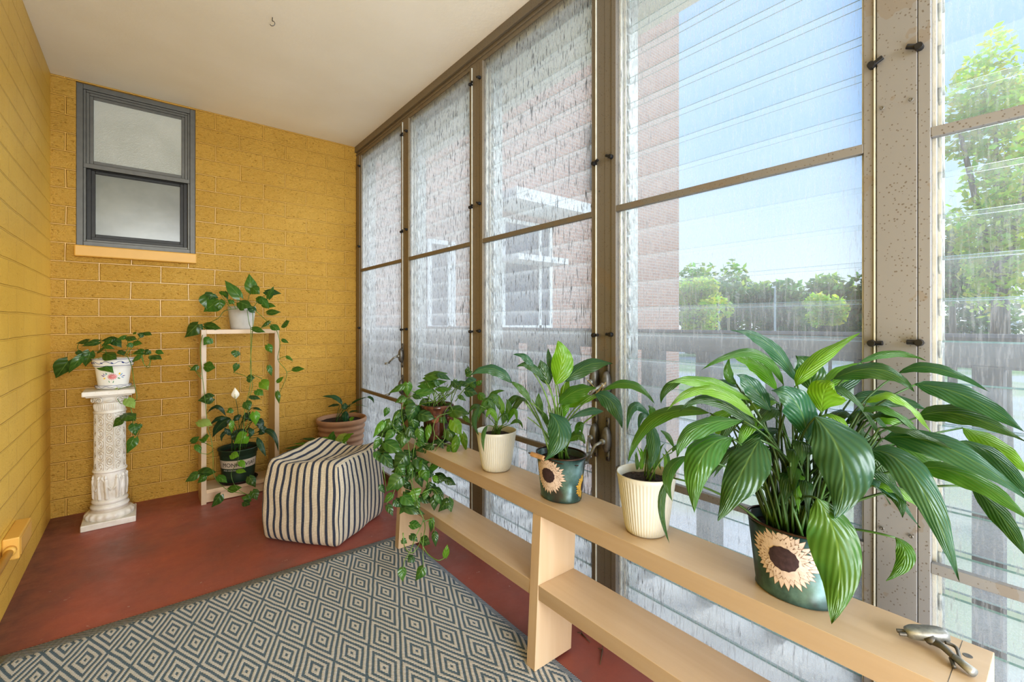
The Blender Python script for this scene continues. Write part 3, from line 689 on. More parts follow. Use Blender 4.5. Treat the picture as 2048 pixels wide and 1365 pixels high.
# ------------------------------------------------------------------ leaves
def lily_w(t): return (max(0.0, math.sin(PI * t ** 0.82)) ** 0.85) * (1 - 0.25 * t ** 3)
def heart_w(t):
    pts = [(0, 0.30), (0.06, 0.66), (0.16, 0.93), (0.30, 1.0), (0.5, 0.84), (0.7, 0.52), (0.88, 0.19), (1.0, 0.0)]
    for (a, x), (b_, y) in zip(pts, pts[1:]):
        if t <= b_: return x + (y - x) * (t - a) / (b_ - a)
    return 0
def leaf(mb, p0, p1, p2, width, kind, colr, hint=None, rnd=None, fold=0.16, ripple=0.07, seg=11):
    rnd = rnd or random
    p0, p1, p2 = Vector(p0), Vector(p1), Vector(p2)
    c1 = p1 * 2 - (p0 + p2) * 0.5                      # control so the curve passes p1
    bez = lambda t: p0 * (1 - t) ** 2 + c1 * 2 * t * (1 - t) + p2 * t * t
    hint = hint or Vector((0, 0, 1))
    wf = lily_w if kind == 'lily' else heart_w
    us = (-1, -0.66, -0.3, 0, 0.3, 0.66, 1)
    L_ = (p1 - p0).length + (p2 - p1).length; phx = rnd.random() * 6; rf = rnd.uniform(14, 22); asym = rnd.uniform(-0.12, 0.12)
    vs, uvs = [], []
    for j in range(seg + 1):
        t = j / seg; p = bez(t); d = (bez(min(1, t + 0.02)) - bez(max(0, t - 0.02)))
        d = d.normalized() if d.length > 1e-7 else Vector((0, 0, -1))
        side = d.cross(hint); 
        if side.length < 0.15: side = side + d.cross(Vector((0.3, 0.9, 0.2))) * 0.4
        side.normalize(); nrm = side.cross(d).normalized()
        if nrm.dot(hint) < 0: nrm = -nrm
        w = wf(t) * width * 0.5
        for u in us:
            q = p + side * (u * w * (1 + asym * u)) - nrm * (fold * width * (abs(u) ** 1.6) * wf(t) - fold * width * 0.25)
            q += nrm * (ripple * width * (abs(u) ** 2) * math.sin(t * rf + phx + (2.0 if u > 0 else 0)))
            if kind == 'heart' and t < 0.2: q -= d * (abs(u) ** 1.5 * L_ * 0.16 * (1 - t / 0.2))
            if q.z < 0.004: q.z = 0.004
            vs.append(q); uvs.append((u, t))
    n = len(us)
    fs = [(j * n + i, j * n + i + 1, (j + 1) * n + i + 1, (j + 1) * n + i) for j in range(seg) for i in range(n - 1)]
    mb.add(vs, fs, uvs, colr)
def tocam(p, up=0.6): return ((EYE - p).normalized() + Vector((0, 0, up))).normalized()
def curve3(a, b_, c, n=10):
    a, b_, c = Vector(a), Vector(b_), Vector(c)
    return [a * (1 - t) ** 2 + b_ * 2 * t * (1 - t) + c * t * t for t in [i / n for i in range(n + 1)]]
def smooth_path(pts, n=5):
    pts = [Vector(p) for p in pts]; out = []
    for i in range(len(pts) - 1):
        a = pts[max(i - 1, 0)]; b_ = pts[i]; c = pts[i + 1]; d = pts[min(i + 2, len(pts) - 1)]
        for k in range(n):
            t = k / n
            out.append(0.5 * ((2 * b_) + (c - a) * t + (2 * a - 5 * b_ + 4 * c - d) * t * t + (3 * b_ - a - 3 * c + d) * t ** 3))
    out.append(pts[-1]); return out
DARK = (0.022, 0.072, 0.020); MID = (0.045, 0.130, 0.022); BRI = (0.115, 0.27, 0.022); TEAL = (0.022, 0.085, 0.048); YEL = (0.24, 0.38, 0.04); PALE = (0.30, 0.42, 0.13)  # BRI puts the yellow-green of backlit leaves into the colour
def vary(c, r, k=0.22):
    f = 1 + r.uniform(-k, k); return (c[0] * f * (1 + r.uniform(-.15, .2)), c[1] * f, c[2] * f)

# ------------------------------------------------------------------ pots
def soil(parent, c, r, z, sx=1, sy=1):
    m = MB(); rr = random.Random(5); n = 28; vs = []; R = 5
    for j in range(R + 1):
        for k in range(n):
            a = 2 * PI * k / n; q = max(0.001, r * j / R)
            vs.append((c[0] + q * math.cos(a) * sx, c[1] + q * math.sin(a) * sy, z + rr.uniform(-.002, .003) + 0.004 * (1 - j / R)))
    m.add(vs, [(j * n + k, j * n + (k + 1) % n, (j + 1) * n + (k + 1) % n, (j + 1) * n + k) for j in range(R) for k in range(n)])
    return m.build('soil', M['soil'], parent, smooth=True)

def ribbed_pot(name_label, x, y, R0, R1, h, tilt=0):
    t = thing('potted_peace_lily', (x, y, ZT), name_label, 'potted plant')
    m = MB(); rib = lambda a: 0.0016 * abs(math.sin(a * 26)) 
    pr = [(0.001, 0.001), (R0 - 0.004, 0.001), (R0, 0.004), (R0 + 0.0005, 0.010, 1)]
    for k in range(1, 8): pr.append((R0 + (R1 - R0) * (k / 8) ** 0.92, h * k / 8.0 * 0.96, 1))
    pr += [(R1 - 0.001, h - 0.016, 1), (R1 + 0.0015, h - 0.012, 0), (R1 + 0.0025, h - 0.003, 0), (R1 + 0.0015, h, 0), (R1 - 0.001, h - 0.002, 0), (R1 - 0.004, h - 0.02, 0), (R0 + (R1 - R0) * 0.6, h * 0.6, 0)]
    m.lathe([(p[0], p[1], p[2] if len(p) > 2 else 0) for p in pr], 208, (x, y, ZT), rib=rib)
    m.build('pot', M['white_plastic'], t, smooth=True); soil(t, (x, y), R1 - 0.008, ZT + h - 0.022)
    return t

# painted decoration on a cone (bucket): map (s along circumference, z) to the surface
def cone_pt(c, R0, R1, h, th, z, off=0.0006, sx=1, sy=1):
    r = R0 + (R1 - R0) * z / h + off
    return Vector((c[0] + r * sx * math.cos(th), c[1] + r * sy * math.sin(th), c[2] + z))
def sunflower(parent, c, R0, R1, h, th0, z0, rad, petal_mat, seedr, sx=1, sy=1, rs=1):
    rr = random.Random(rs); Rm = (R0 + R1) / 2
    def P(u, v, off): return cone_pt(c, R0, R1, h, th0 + u / Rm, max(0.004, min(h - 0.006, z0 + v)), off, sx, sy)
    pm = MB(); lm = MB()
    N = 34
    for lay in range(2):
        for k in range(N):
            a = 2 * PI * (k + 0.5 * lay) / N + rr.uniform(-.04, .04); ln = rad * (rr.uniform(0.86, 1.02) if lay == 0 else rr.uniform(0.66, 0.84)); wd = rad * 0.115
            off = 0.0005 + 0.0003 * lay + 0.00002 * (k % 3)
            for mb, ww, oo in ((lm, wd * 1.0, off), (pm, wd * 0.80, off + 0.00014)):
                pts = []
                for t, s_ in ((0.32, 0.45), (0.5, 0.85), (0.66, 1.0), (0.82, 0.6)): pts.append((t, s_))
                row = [(t, s_) for t, s_ in pts] + [(1.0 if mb is lm else 0.975, 0)] + [(t, -s_) for t, s_ in reversed(pts)]
                vs = [P(math.cos(a) * ln * t - math.sin(a) * ww * s_, math.sin(a) * ln * t + math.cos(a) * ww * s_, oo) for t, s_ in row]
                mb.add(vs, [tuple(range(len(vs)))])
    sm = MB(); n = 26; seedr *= 1.22
    vs = [P(0, 0, 0.0018)] + [P(seedr * q / 4 * (1 + 0.06 * (k % 2) * (q == 4)) * math.cos(2 * PI * k / n), seedr * q / 4 * (1 + 0.06 * (k % 2) * (q == 4)) * math.sin(2 * PI * k / n), 0.0018) for q in (1, 2, 3, 4) for k in range(n)]
    sm.add(vs, [(0, 1 + k, 1 + (k + 1) % n) for k in range(n)] + [(1 + q * n + k, 1 + q * n + n + k, 1 + q * n + n + (k + 1) % n, 1 + q * n + (k + 1) % n) for q in range(3) for k in range(n)])
    fl = pm.build('painted_sunflower', petal_mat, parent); lm.build('petal_outline', M['petal_line'], fl); sm.build('seed_head', M['seed'], fl)

def bucket(label, x, y, R0, R1, h, flowers, sx, sy):
    t = thing('potted_peace_lily', (x, y, ZT), label, 'potted plant')
    m = MB(); m.lathe([(0.001, 0.001), (R0 - 0.001, 0.001), (R0 + 0.001, 0.003), (R0, 0.007), (R1, h - 0.004), (R1 - 0.002, h - 0.005), (R0 + 0.002, h * 0.5)], 96, (x, y, ZT), sx, sy)
    m.build('bucket', M['bucket'], t, smooth=True)
    m = MB(); m.tube([(x + (R1 + 0.0005) * sx * math.cos(a), y + (R1 + 0.0005) * sy * math.sin(a), ZT + h - 0.002) for a in [2 * PI * k / 64 for k in range(65)]], 0.0025, 8, cap=False)
    m.build('rim', M['rust_rim'], t, smooth=True)
    a = -1.15; m = MB(); m.tube([cone_pt((x, y, ZT), R0, R1, h, a, z, 0.0006, sx, sy) for z in (0.006, h * .5, h - 0.006)], 0.0016, 6); m.build('seam', M['bucket'], t, smooth=True)
    soil(t, (x, y), R1 - 0.006, ZT + h - 0.024, sx, sy)
    for i, (th, z, rad, mt, sr) in enumerate(flowers): sunflower(t, (x, y, ZT), R0, R1, h, th, z, rad, M[mt], sr, sx, sy, i + 3)
    return t

# ================================================================== big peace lily in the right-hand bucket
BK = dict(R0=0.066, R1=0.080, h=0.145)
P3 = (1.040, 0.362)
big = bucket('largest peace lily, overflowing a teal sunflower bucket on the bench', P3[0], P3[1], BK['R0'], BK['R1'], BK['h'],
             [(math.radians(181), 0.088, 0.062, 'petal', 0.019), (math.radians(-62), 0.045, 0.045, 'petal', 0.014)], 0.86, 1.12)
rnd = random.Random(11)
FO = MB(); ST = MB()
SB = Vector((P3[0], P3[1], ZT + 0.12))
def lily_leaf(fo, st, sb, f, b_, m_, t_, w, colr, df=(0, 0, 0), hint=None, stem=True, r=None, sr=0.0024, lift=0.5, fold=0.16, spread=0.045, ripple=0.075):
    r = r or rnd
    p0, p1, p2 = at(*b_, f + df[0]), at(*m_, f + df[1]), at(*t_, f + df[2])
    wd = w * p1.dot(Vector((ss, cc, 0))) / F
    h = hint if hint is not None else tocam(p1, 0.5)
    leaf(fo, p0, p1, p2, wd, 'lily', vary(colr, r, 0.12), h, r, fold, ripple, 13)
    if stem:
        s0 = sb + Vector((r.uniform(-spread, spread), r.uniform(-spread, spread), 0))
        d = (p1 - p0).normalized()
        mid_ = Vector((s0.x * (1 - lift * .6) + p0.x * lift * .6, s0.y * (1 - lift * .6) + p0.y * lift * .6, s0.z * 0.25 + p0.z * 0.75)) - d * 0.01
        st.tube(curve3(s0, mid_, p0, 9), sr * 1.25, 6, sr * 0.7, col=None)
L3 = [  # base, middle, tip (in photo pixels), width px, colour, depth offsets
 ((1593, 765), (1537, 690), (1462, 661), 30, TEAL, (0, -.02, -.03)), ((1567, 771), (1506, 706), (1403, 741), 24, MID, (0, -.03, -.05)),
 ((1553, 781), (1511, 730), (1459, 715), 32, BRI, (.03, .02, .02)), ((1500, 802), (1412, 764), (1335, 768), 30, BRI, (0, -.02, -.03)),
 ((1511, 839), (1417, 779), (1333, 823), 27, BRI, (-.02, -.03, -.05)), ((1530, 874), (1431, 802), (1359, 825), 26, DARK, (0, 0, 0)),
 ((1473, 769), (1456, 748), (1459, 717), 19, MID, (.03, .03, .03)), ((1541, 823), (1506, 775), (1473, 750), 40, TEAL, (0, 0, 0)),
 ((1591, 773), (1635, 722), (1719, 668), 32, BRI, (-.03, -.05, -.06)), ((1619, 780), (1618, 740), (1591, 712), 62, DARK, (.02, .02, .03)),
 ((1487, 842), (1392, 858), (1354, 917), 38, MID, (-.02, -.05, -.07)), ((1464, 877), (1405, 915), (1389, 1026), 66, MID, (-.03, -.08, -.10)),
 ((1520, 880), (1487, 940), (1436, 1043), 78, DARK, (-.06, -.10, -.13)), ((1630, 836), (1684, 925), (1671, 1038), 104, TEAL, (-.08, -.13, -.15)),
 ((1633, 997), (1678, 1110), (1664, 1248), 92, MID, (-.13, -.16, -.17)), ((1615, 880), (1592, 808), (1543, 782), 62, TEAL, (-.04, -.07, -.06)),
 ((1644, 822), (1650, 784), (1668, 768), 70, BRI, (-.05, -.07, -.08)), ((1665, 760), (1755, 740), (1828, 784), 38, DARK, (0, -.05, -.08)),
 ((1720, 726), (1786, 708), (1851, 722), 17, MID, (.0, 0, -.02)), ((1799, 747), (1870, 737), (1978, 784), 24, TEAL, (0, -.05, -.1)),
 ((1830, 770), (1935, 795), (2050, 866), 48, TEAL, (-.06, -.12, -.18)), ((1701, 800), (1772, 796), (1854, 820), 36, TEAL, (.02, 0, -.03)),
 ((1830, 837), (1920, 830), (2052, 886), 44, DARK, (-.03, -.1, -.16)), ((1767, 878), (1890, 895), (2056, 1002), 58, TEAL, (-.08, -.16, -.22)),
 ((1735, 904), (1828, 955), (1917, 1162), 62, TEAL, (-.10, -.18, -.22)), ((1828, 938), (1935, 955), (2068, 1050), 46, MID, (-.1, -.16, -.22)),
 ((1917, 885), (1990, 915), (2072, 1010), 38, TEAL, (-.05, -.14, -.2)), ((1925, 856), (1997, 898), (2060, 950), 44, BRI, (-.03, -.1, -.14)),
 ((1790, 888), (1850, 914), (1899, 941), 38, MID, (-.02, -.05, -.06)), ((1749, 842), (1785, 836), (1828, 848), 28, BRI, (.02, 0, 0)),
 ((1791, 1076), (1810, 1117), (1772, 1163), 32, MID, (-.1, -.12, -.12)), ((1748, 969), (1790, 988), (1805, 1037), 30, DARK, (-.05, -.08, -.1)),
 ((1944, 972), (2004, 1035), (2055, 1118), 36, DARK, (-.1, -.16, -.2)), ((1376, 912), (1337, 946), (1345, 1004), 24, MID, (.0, -.03, -.05)),
 ((1340, 955), (1322, 1010), (1339, 1088), 15, DARK, (.1, .08, .07)), ((1420, 827), (1311, 838), (1256, 927), 30, MID, (.05, .12, .16)),
 ((1376, 757), (1335, 775), (1322, 808), 18, DARK, (.1, .12, .12)), ((1660, 800), (1700, 760), (1745, 722), 26, TEAL, (.04, .05, .05)),
 ((1560, 860), (1500, 880), (1470, 940), 34, DARK, (.03, .0, -.02)), ((1700, 870), (1745, 900), (1800, 1000), 40, DARK, (.04, .02, .0)),
 ((1640, 790), (1690, 745), (1760, 735), 34, BRI, (.03, .02, .02)), ((1480, 815), (1430, 838), (1400, 862), 22, BRI, (.05, .05, .04)),
]
for b_, m_, t_, w, c_, df in L3:
    st_ = True
    lily_leaf(FO, ST, SB, 0.92, b_, m_, t_, w, c_, df, sr=0.0026)
for q in range(46):      # the crowded heart of the clump and its far side
    a = rnd.uniform(0, 2 * PI); rr_ = rnd.uniform(0.02, 0.115); z = rnd.uniform(0.74, 0.93)
    p0 = Vector((P3[0] + rr_ * 0.55 * math.cos(a), P3[1] + rr_ * math.sin(a) * 1.25, z)); out = Vector((math.cos(a) * 0.7, math.sin(a), 0))
    ln = rnd.uniform(0.06, 0.10); p1 = p0 + out * ln * 0.55 + Vector((0, 0, ln * rnd.uniform(0.0, .35))); p2 = p0 + out * ln * 1.15 - Vector((0, 0, ln * rnd.uniform(.1, .7)))
    for p in (p0, p1, p2): p.x = min(p.x, W - 0.03)
    leaf(FO, p0, p1, p2, rnd.uniform(0.024, 0.040), 'lily', vary(rnd.choice([DARK, DARK, MID, BRI, TEAL]), rnd), (out * -0.25 + Vector((-.2, -.3, 1))).normalized(), rnd)
    s0 = SB + Vector((rnd.uniform(-.04, .04), rnd.uniform(-.05, .05), 0)); ST.tube(curve3(s0, (s0 + p0) * 0.5 + Vector((0, 0, .03)), p0, 7), 0.0028, 6, 0.0018)
for q in range(34):
    a = rnd.uniform(0, 2 * PI); s0 = SB + Vector((0.035 * math.cos(a), 0.05 * math.sin(a), 0)); e = s0 + Vector((0.06 * math.cos(a), 0.09 * math.sin(a), rnd.uniform(.16, .24)))
    e.x = min(e.x, W - .03); ST.tube(curve3(s0, (s0 + e) / 2 + Vector((0, 0, .03)), e, 7), 0.003, 6, 0.0018)
FO.build('foliage', M['lily'], big, smooth=True); ST.build('stems', M['stem_dark'], big, smooth=True)

# ================================================================== peace lily in the left bucket
P2 = (1.028, 1.028)
bk1 = bucket('mid-sized peace lily in the teal sunflower bucket with a wooden handle', P2[0], P2[1], 0.063, 0.077, 0.140,
             [(math.radians(186), 0.082, 0.058, 'petal', 0.018), (math.radians(-64), 0.048, 0.045, 'petal_yellow', 0.014)], 0.9, 1.1)
m = MB(); hp = cone_pt((P2[0], P2[1], ZT), 0.063, 0.077, 0.140, math.radians(168), 0.136, 0.010, 0.9, 1.1)
hd = Vector((0.10, -0.99, -0.05)).normalized(); a0, a1 = hp - hd * 0.032, hp + hd * 0.022
m.tube([a0, a0 + hd * 0.006, a0 + hd * 0.03, a1 - hd * 0.008, a1], 0.0075, 14); hdl = m.build('handle', M['handle_wood'], bk1, smooth=False, bevel=0.002)
m = MB(); m.tube([a1 - hd * 0.002, a1 + hd * 0.010, cone_pt((P2[0], P2[1], ZT), 0.063, 0.077, 0.140, math.radians(215), 0.128, 0.004, 0.9, 1.1), cone_pt((P2[0], P2[1], ZT), 0.063, 0.077, 0.140, math.radians(262), 0.120, 0.003, 0.9, 1.1)], 0.0016, 6); m.build('wire', M['rust_rim'], hdl, smooth=True)
m = MB(); m.tube([a0, a0 - hd * 0.012, cone_pt((P2[0], P2[1], ZT), 0.063, 0.077, 0.140, math.radians(112), 0.124, 0.003, 0.9, 1.1)], 0.0016, 6)
m.build('wire', M['rust_rim'], hdl, smooth=True)
FO = MB(); ST = MB(); SB = Vector((P2[0] - .005, P2[1] + .01, ZT + 0.115)); f = 1.42
L2 = [((1111, 770), (1124, 722), (1115, 682), 46, (0.13, 0.30, 0.02), (0, 0, 0)), ((1098, 770), (1089, 744), (1080, 720), 30, DARK, (.03, .03, .03)),
 ((1090, 762), (1060, 732), (1034, 734), 17, DARK, (0, 0, 0)), ((1067, 746), (1052, 716), (1026, 710), 15, TEAL, (0, 0, 0)), ((1106, 742), (1099, 722), (1096, 696), 14, TEAL, (.04, .04, .04)),
 ((1130, 765), (1175, 732), (1226, 729), 34, TEAL, (0, 0, -.02)), ((1118, 808), (1152, 784), (1192, 777), 36, MID, (0, -.02, -.04)), ((1100, 828), (1118, 868), (1090, 922), 50, TEAL, (-.07, -.11, -.12)),
 ((1190, 789), (1224, 806), (1244, 857), 36, TEAL, (0, -.03, -.05)), ((1208, 781), (1262, 769), (1309, 808), 20, MID, (.0, -.03, -.05)), ((1206, 823), (1175, 823), (1137, 840), 17, TEAL, (-.03, -.05, -.06)),
 ((1138, 884), (1156, 872), (1170, 889), 22, MID, (-.02, -.03, -.04)), ((1025, 768), (984, 738), (938, 753), 24, TEAL, (0.02, .02, .02)), ((1062, 806), (1042, 778), (1020, 764), 15, MID, (0, 0, 0)),
 ((1127, 803), (1130, 780), (1139, 760), 20, BRI, (.04, .04, .04)), ((1108, 838), (1126, 820), (1140, 800), 22, BRI, (.04, .03, .03)), ((1130, 815), (1160, 800), (1200, 795), 22, BRI, (.05, .03, .02)),
 ((1085, 830), (1078, 808), (1078, 786), 16, MID, (.03, .03, .03)), ((1150, 870), (1160, 850), (1164, 870), 16, MID, (-.02, -.04, -.05)), ((1095, 850), (1090, 835), (1083, 822), 12, MID, (-.02, -.03, -.03))]
for b_, m_, t_, w, c_, df in L2: lily_leaf(FO, ST, SB, f, b_, m_, t_, w, c_, df, sr=0.0026, spread=.03)
for q in range(12):
    e = at(rnd.uniform(1040, 1150), rnd.uniform(790, 850), f + rnd.uniform(-.03, .06)); s0 = SB + Vector((rnd.uniform(-.03, .03), rnd.uniform(-.03, .03), 0)); ST.tube(curve3(s0, (s0 + e) / 2 + Vector((0, 0, .02)), e, 6), 0.0028, 6, 0.0016)
FO.build('foliage', M['lily'], bk1, smooth=True); ST.build('stems', M['stem'], bk1, smooth=True)

# ================================================================== small peace lilies in ribbed pots
w1 = ribbed_pot('small drooping peace lily in the ribbed cream pot beside the brown pot', 1.03, 1.372, 0.052, 0.074, 0.148)
FO = MB(); ST = MB(); SB = Vector((1.03, 1.372, ZT + 0.125)); f = 1.70
for b_, m_, t_, w, c_, df in [((985, 825), (966, 815), (942, 855), 13, MID, (0, 0, 0)), ((992, 838), (975, 800), (955, 845), 15, MID, (0, 0, 0)), ((1000, 822), (990, 795), (972, 800), 18, MID, (0, 0, 0)),
  ((1003, 830), (1004, 812), (996, 790), 13, BRI, (0, 0, 0)), ((1010, 842), (1018, 818), (1012, 798), 15, MID, (0, 0, 0)), ((1014, 848), (1028, 822), (1034, 848), 12, BRI, (0, -.02, -.03)), ((1020, 836), (1040, 800), (1056, 812), 13, DARK, (0, 0, 0)),
  ((995, 845), (982, 822), (972, 838), 14, BRI, (-.02, -.03, -.04)), ((1005, 850), (1010, 830), (1018, 845), 12, MID, (-.03, -.03, -.03)), ((985, 820), (985, 790), (1010, 782), 14, MID, (.03, .03, .03)), ((970, 830), (952, 812), (936, 830), 12, DARK, (.02, .02, .02)),
  ((1020, 850), (1036, 842), (1046, 858), 9, MID, (0, 0, 0)), ((975, 852), (966, 872), (968, 905), 9, MID, (-.04, -.08, -.09)), ((1012, 822), (1026, 798), (1044, 796), 14, DARK, (.02, .02, .02)), ((960, 812), (948, 840), (958, 872), 12, DARK, (-.02, -.05, -.08))]:
    lily_leaf(FO, ST, SB, f, b_, m_, t_, w, c_, df, sr=0.0018, spread=.02, fold=.2)
FO.build('foliage', M['lily'], w1, smooth=True); ST.build('stems', M['stem'], w1, smooth=True)
w2 = ribbed_pot('sparse young peace lily in the ribbed cream pot between the two buckets', 1.035, 0.716, 0.052, 0.074, 0.156)
FO = MB(); ST = MB(); SB = Vector((1.035, 0.716, ZT + 0.132)); f = 1.19
for b_, m_, t_, w, c_, df in [((1300, 847), (1308, 892), (1301, 938), 28, TEAL, (-.01, -.03, -.04)), ((1298, 832), (1268, 812), (1254, 862), 20, TEAL, (0, -.02, -.03)), ((1300, 838), (1284, 832), (1277, 864), 13, TEAL, (0, -.02, -.03)),
  ((1300, 838), (1304, 822), (1296, 812), 14, MID, (.02, .02, .02)), ((1347, 895), (1335, 872), (1320, 862), 11, MID, (0, 0, 0)), ((1345, 905), (1352, 895), (1362, 898), 9, MID, (0, 0, 0))]:
    lily_leaf(FO, ST, SB, f, b_, m_, t_, w, c_, df, sr=0.0020, spread=.018, fold=.2)
for q in range(13):
    bx_ = rnd.uniform(1270, 1335); b_ = (bx_, rnd.uniform(938, 950)); m_ = (bx_ + rnd.uniform(-6, 6), 915 + rnd.uniform(-8, 8)); t_ = (bx_ + rnd.uniform(-12, 14), rnd.uniform(880, 912))
    lily_leaf(FO, ST, SB, f, b_, m_, t_, 7, rnd.choice([BRI, MID, BRI]), (0, 0, 0), stem=False, fold=.3)
e = at(1240, 850, 1.3)
FO.build('foliage', M['lily'], w2, smooth=True); ST.build('stems', M['stem'], w2, smooth=True)

# ================================================================== pothos plants
def cropxf(ox, oy, s): return lambda x, y: (ox + x / s, oy + y / s)
def pothos(fo, xf, lst, s, f, r, cols, seg=8, jit=0.03, dirc=None):
    for it in lst:
        bx_, by_, tx_, ty_, w = it[:5]; colr = it[5] if len(it) > 5 else r.choice(cols)
        b_, t_ = xf(bx_, by_), xf(tx_, ty_); ff = f(b_) if callable(f) else f
        df = r.uniform(-jit, jit); p0 = at(*b_, ff + df); p2 = at(*t_, ff + df + r.uniform(-.02, .005) * 1.0)
        p1 = (p0 + p2) / 2; n_ = tocam(p1, r.uniform(0.0, 0.4)); ln = (p2 - p0).length
        p1 = p1 + n_ * ln * r.uniform(0.06, 0.16)
        wd = max(w / s * ff / F * 1.12, ln * 0.42)
        hint = (n_ + Vector((r.uniform(-.35, .35), r.uniform(-.35, .35), r.uniform(-.2, .3)))).normalized()
        leaf(fo, p0, p1, p2, wd * 1.02, 'heart', vary(colr, r, 0.2), hint, r, fold=r.uniform(.08, .22), ripple=0.02, seg=seg)
def vine(st, xf, pts, f, rad=0.0022, jit=0.0):
    ps = []
    for k, (x, y) in enumerate(pts):
        p = xf(x, y); ff = f(p) if callable(f) else f
        ps.append(at(*p, ff + jit * math.sin(k * 2.1)))
    st.tube(smooth_path(ps, 5), rad, 6, rad * 0.7)

# trailing pothos in the brown glazed pot
PB = (1.038, 1.835)
m = MB(); m.lathe([(0.001, 0.0005), (0.045, 0.001), (0.062, 0.006), (0.078, 0.014), (0.080, 0.016), (0.078, 0.017), (0.060, 0.009), (0.001, 0.006)], 64, (PB[0], PB[1], ZT))
sa = m.build('glass_saucer', plain('cloudy clear saucer', (0.55, 0.56, 0.53), 0.15), smooth=True); tag(sa, 'pale round saucer under the brown glazed pot', 'saucer')
iv = thing('potted_pothos', (PB[0], PB[1], ZT + 0.01), 'bushy trailing pothos in a brown glazed pot, cascading off the far bench end', 'potted plant')
m = MB(); z0 = ZT + 0.009
m.lathe([(0.001, 0), (0.050, 0), (0.054, 0.006), (0.058, 0.03), (0.062, 0.10), (0.064, 0.135), (0.066, 0.150), (0.075, 0.158), (0.077, 0.166), (0.072, 0.172), (0.066, 0.170), (0.062, 0.14)], 64, (PB[0], PB[1], z0)); m.build('pot', M['brown_glaze'], iv, smooth=True)
mg_ = plain('reddish glazed medallion', (0.20, 0.075, 0.05), 0.25)
for k in range(5):
    m = MB(); a = math.radians(205 + 72 * k + 28); c_ = Vector((PB[0] + 0.063 * math.cos(a), PB[1] + 0.063 * math.sin(a), z0 + 0.112)); n_ = Vector((math.cos(a), math.sin(a), 0)); s_ = Vector((-n_.y, n_.x, 0))
    for rr_, dz in ((0.020, 0.0), (0.013, 0.004)):
        ring = [c_ + s_ * (rr_ * math.cos(t)) + Vector((0, 0, rr_ * math.sin(t))) - n_ * 0.004 for t in [2 * PI * i / 18 for i in range(18)]]; ring2 = [p + n_ * (0.006 + dz) + (c_ - p) * 0.25 for p in ring]
        m.add(ring + ring2, [(i, (i + 1) % 18, 18 + (i + 1) % 18, 18 + i) for i in range(18)] + [tuple(range(18, 36))])
    m.build('medallion', mg_, iv, smooth=False)
soil(iv, PB, 0.061, z0 + 0.15)
r5 = random.Random(21); FO = MB(); ST = MB()
fB = lambda p: min(2.06 - 0.0009 * max(0, p[1] - 800) - (0.03 if p[0] > 860 and p[1] < 900 else 0), 1.055 * F / max(1, p[1] - HY))
A = cropxf(700, 660, 4.264)
LA = [(645, 400, 835, 372, 80), (605, 465, 830, 440, 62), (750, 380, 860, 430, 55, TEAL), (460, 480, 330, 545, 44), (490, 455, 490, 572, 80), (470, 575, 385, 625, 64), (470, 600, 560, 640, 64), (565, 545, 740, 522, 52, MID), (670, 610, 580, 700, 95), (560, 650, 495, 785, 118, DARK), (590, 715, 728, 762, 100, DARK), (745, 500, 870, 510, 36), (880, 440, 950, 520, 66), (1070, 440, 955, 482, 95, TEAL), (990, 385, 1045, 355, 50), (1000, 375, 1010, 310, 45, DARK), (985, 520, 1088, 548, 80, TEAL), (850, 690, 1022, 722, 115, MID), (880, 775, 950, 905, 100, BRI), (1100, 550, 1165, 605, 62), (970, 740, 1032, 805, 40, MID), (960, 890, 992, 1042, 38, BRI), (920, 915, 880, 1095, 50, BRI), (850, 990, 850, 1098, 52, MID), (830, 850, 905, 992, 90, MID), (670, 820, 655, 965, 48, BRI), (590, 850, 600, 962, 72), (450, 885, 440, 1012, 118), (345, 780, 280, 885, 82), (285, 790, 195, 925, 42, BRI), (255, 930, 198, 1032, 62), (370, 870, 290, 950, 64), (300, 965, 455, 1052, 108, MID), (425, 700, 358, 775, 52), (500, 835, 562, 935, 84, DARK), (680, 1185, 818, 1062, 78, MID), (570, 1105, 684, 1205, 96, DARK), (475, 1075, 378, 1202, 125, DARK), (285, 1070, 372, 1190, 86), (520, 1130, 498, 1252, 74), (445, 1255, 335, 1365, 105, DARK), (640, 1200, 662, 1305, 72), (715, 1250, 752, 1305, 42, BRI), (880, 800, 860, 900, 50, YEL), (1030, 460, 1075, 500, 40, MID), (760, 470, 700, 430, 44, DARK), (900, 480, 985, 440, 60, TEAL), (930, 560, 990, 610, 44, MID), (540, 560, 610, 590, 46, DARK), (1085, 470, 1130, 430, 40, MID)]
pothos(FO, A, LA, 4.264, fB, r5, [DARK, MID, MID, (0.06, 0.17, 0.02)])
Bf = cropxf(480, 700, 2.73)
LB = [(880, 700, 800, 775, 80), (930, 780, 962, 832, 92, BRI), (890, 800, 952, 850, 60), (850, 820, 882, 862, 52), (770, 740, 792, 785, 32), (805, 850, 835, 910, 36), (830, 790, 785, 838, 36), (1000, 640, 978, 700, 40, BRI), (1060, 760, 1112, 788, 42), (1070, 790, 1100, 852, 30), (960, 830, 940, 902, 52), (930, 955, 992, 965, 44), (1048, 925, 1042, 1000, 30), (1062, 1000, 1068, 1078, 34), (988, 1040, 1040, 1062, 50, DARK), (932, 1012, 972, 1050, 36, DARK), (885, 1038, 912, 1058, 30), (1120, 1135, 1132, 1062, 34, BRI), (945, 1130, 915, 1162, 44), (890, 1195, 888, 1268, 46), (1000, 1192, 958, 1262, 52), (900, 860, 1010, 900, 50), (960, 650, 1000, 600, 46, MID), (860, 640, 900, 690, 60), (740, 560, 770, 620, 40, MID)]
pothos(FO, Bf, LB, 2.73, fB, r5, [DARK, MID, MID])
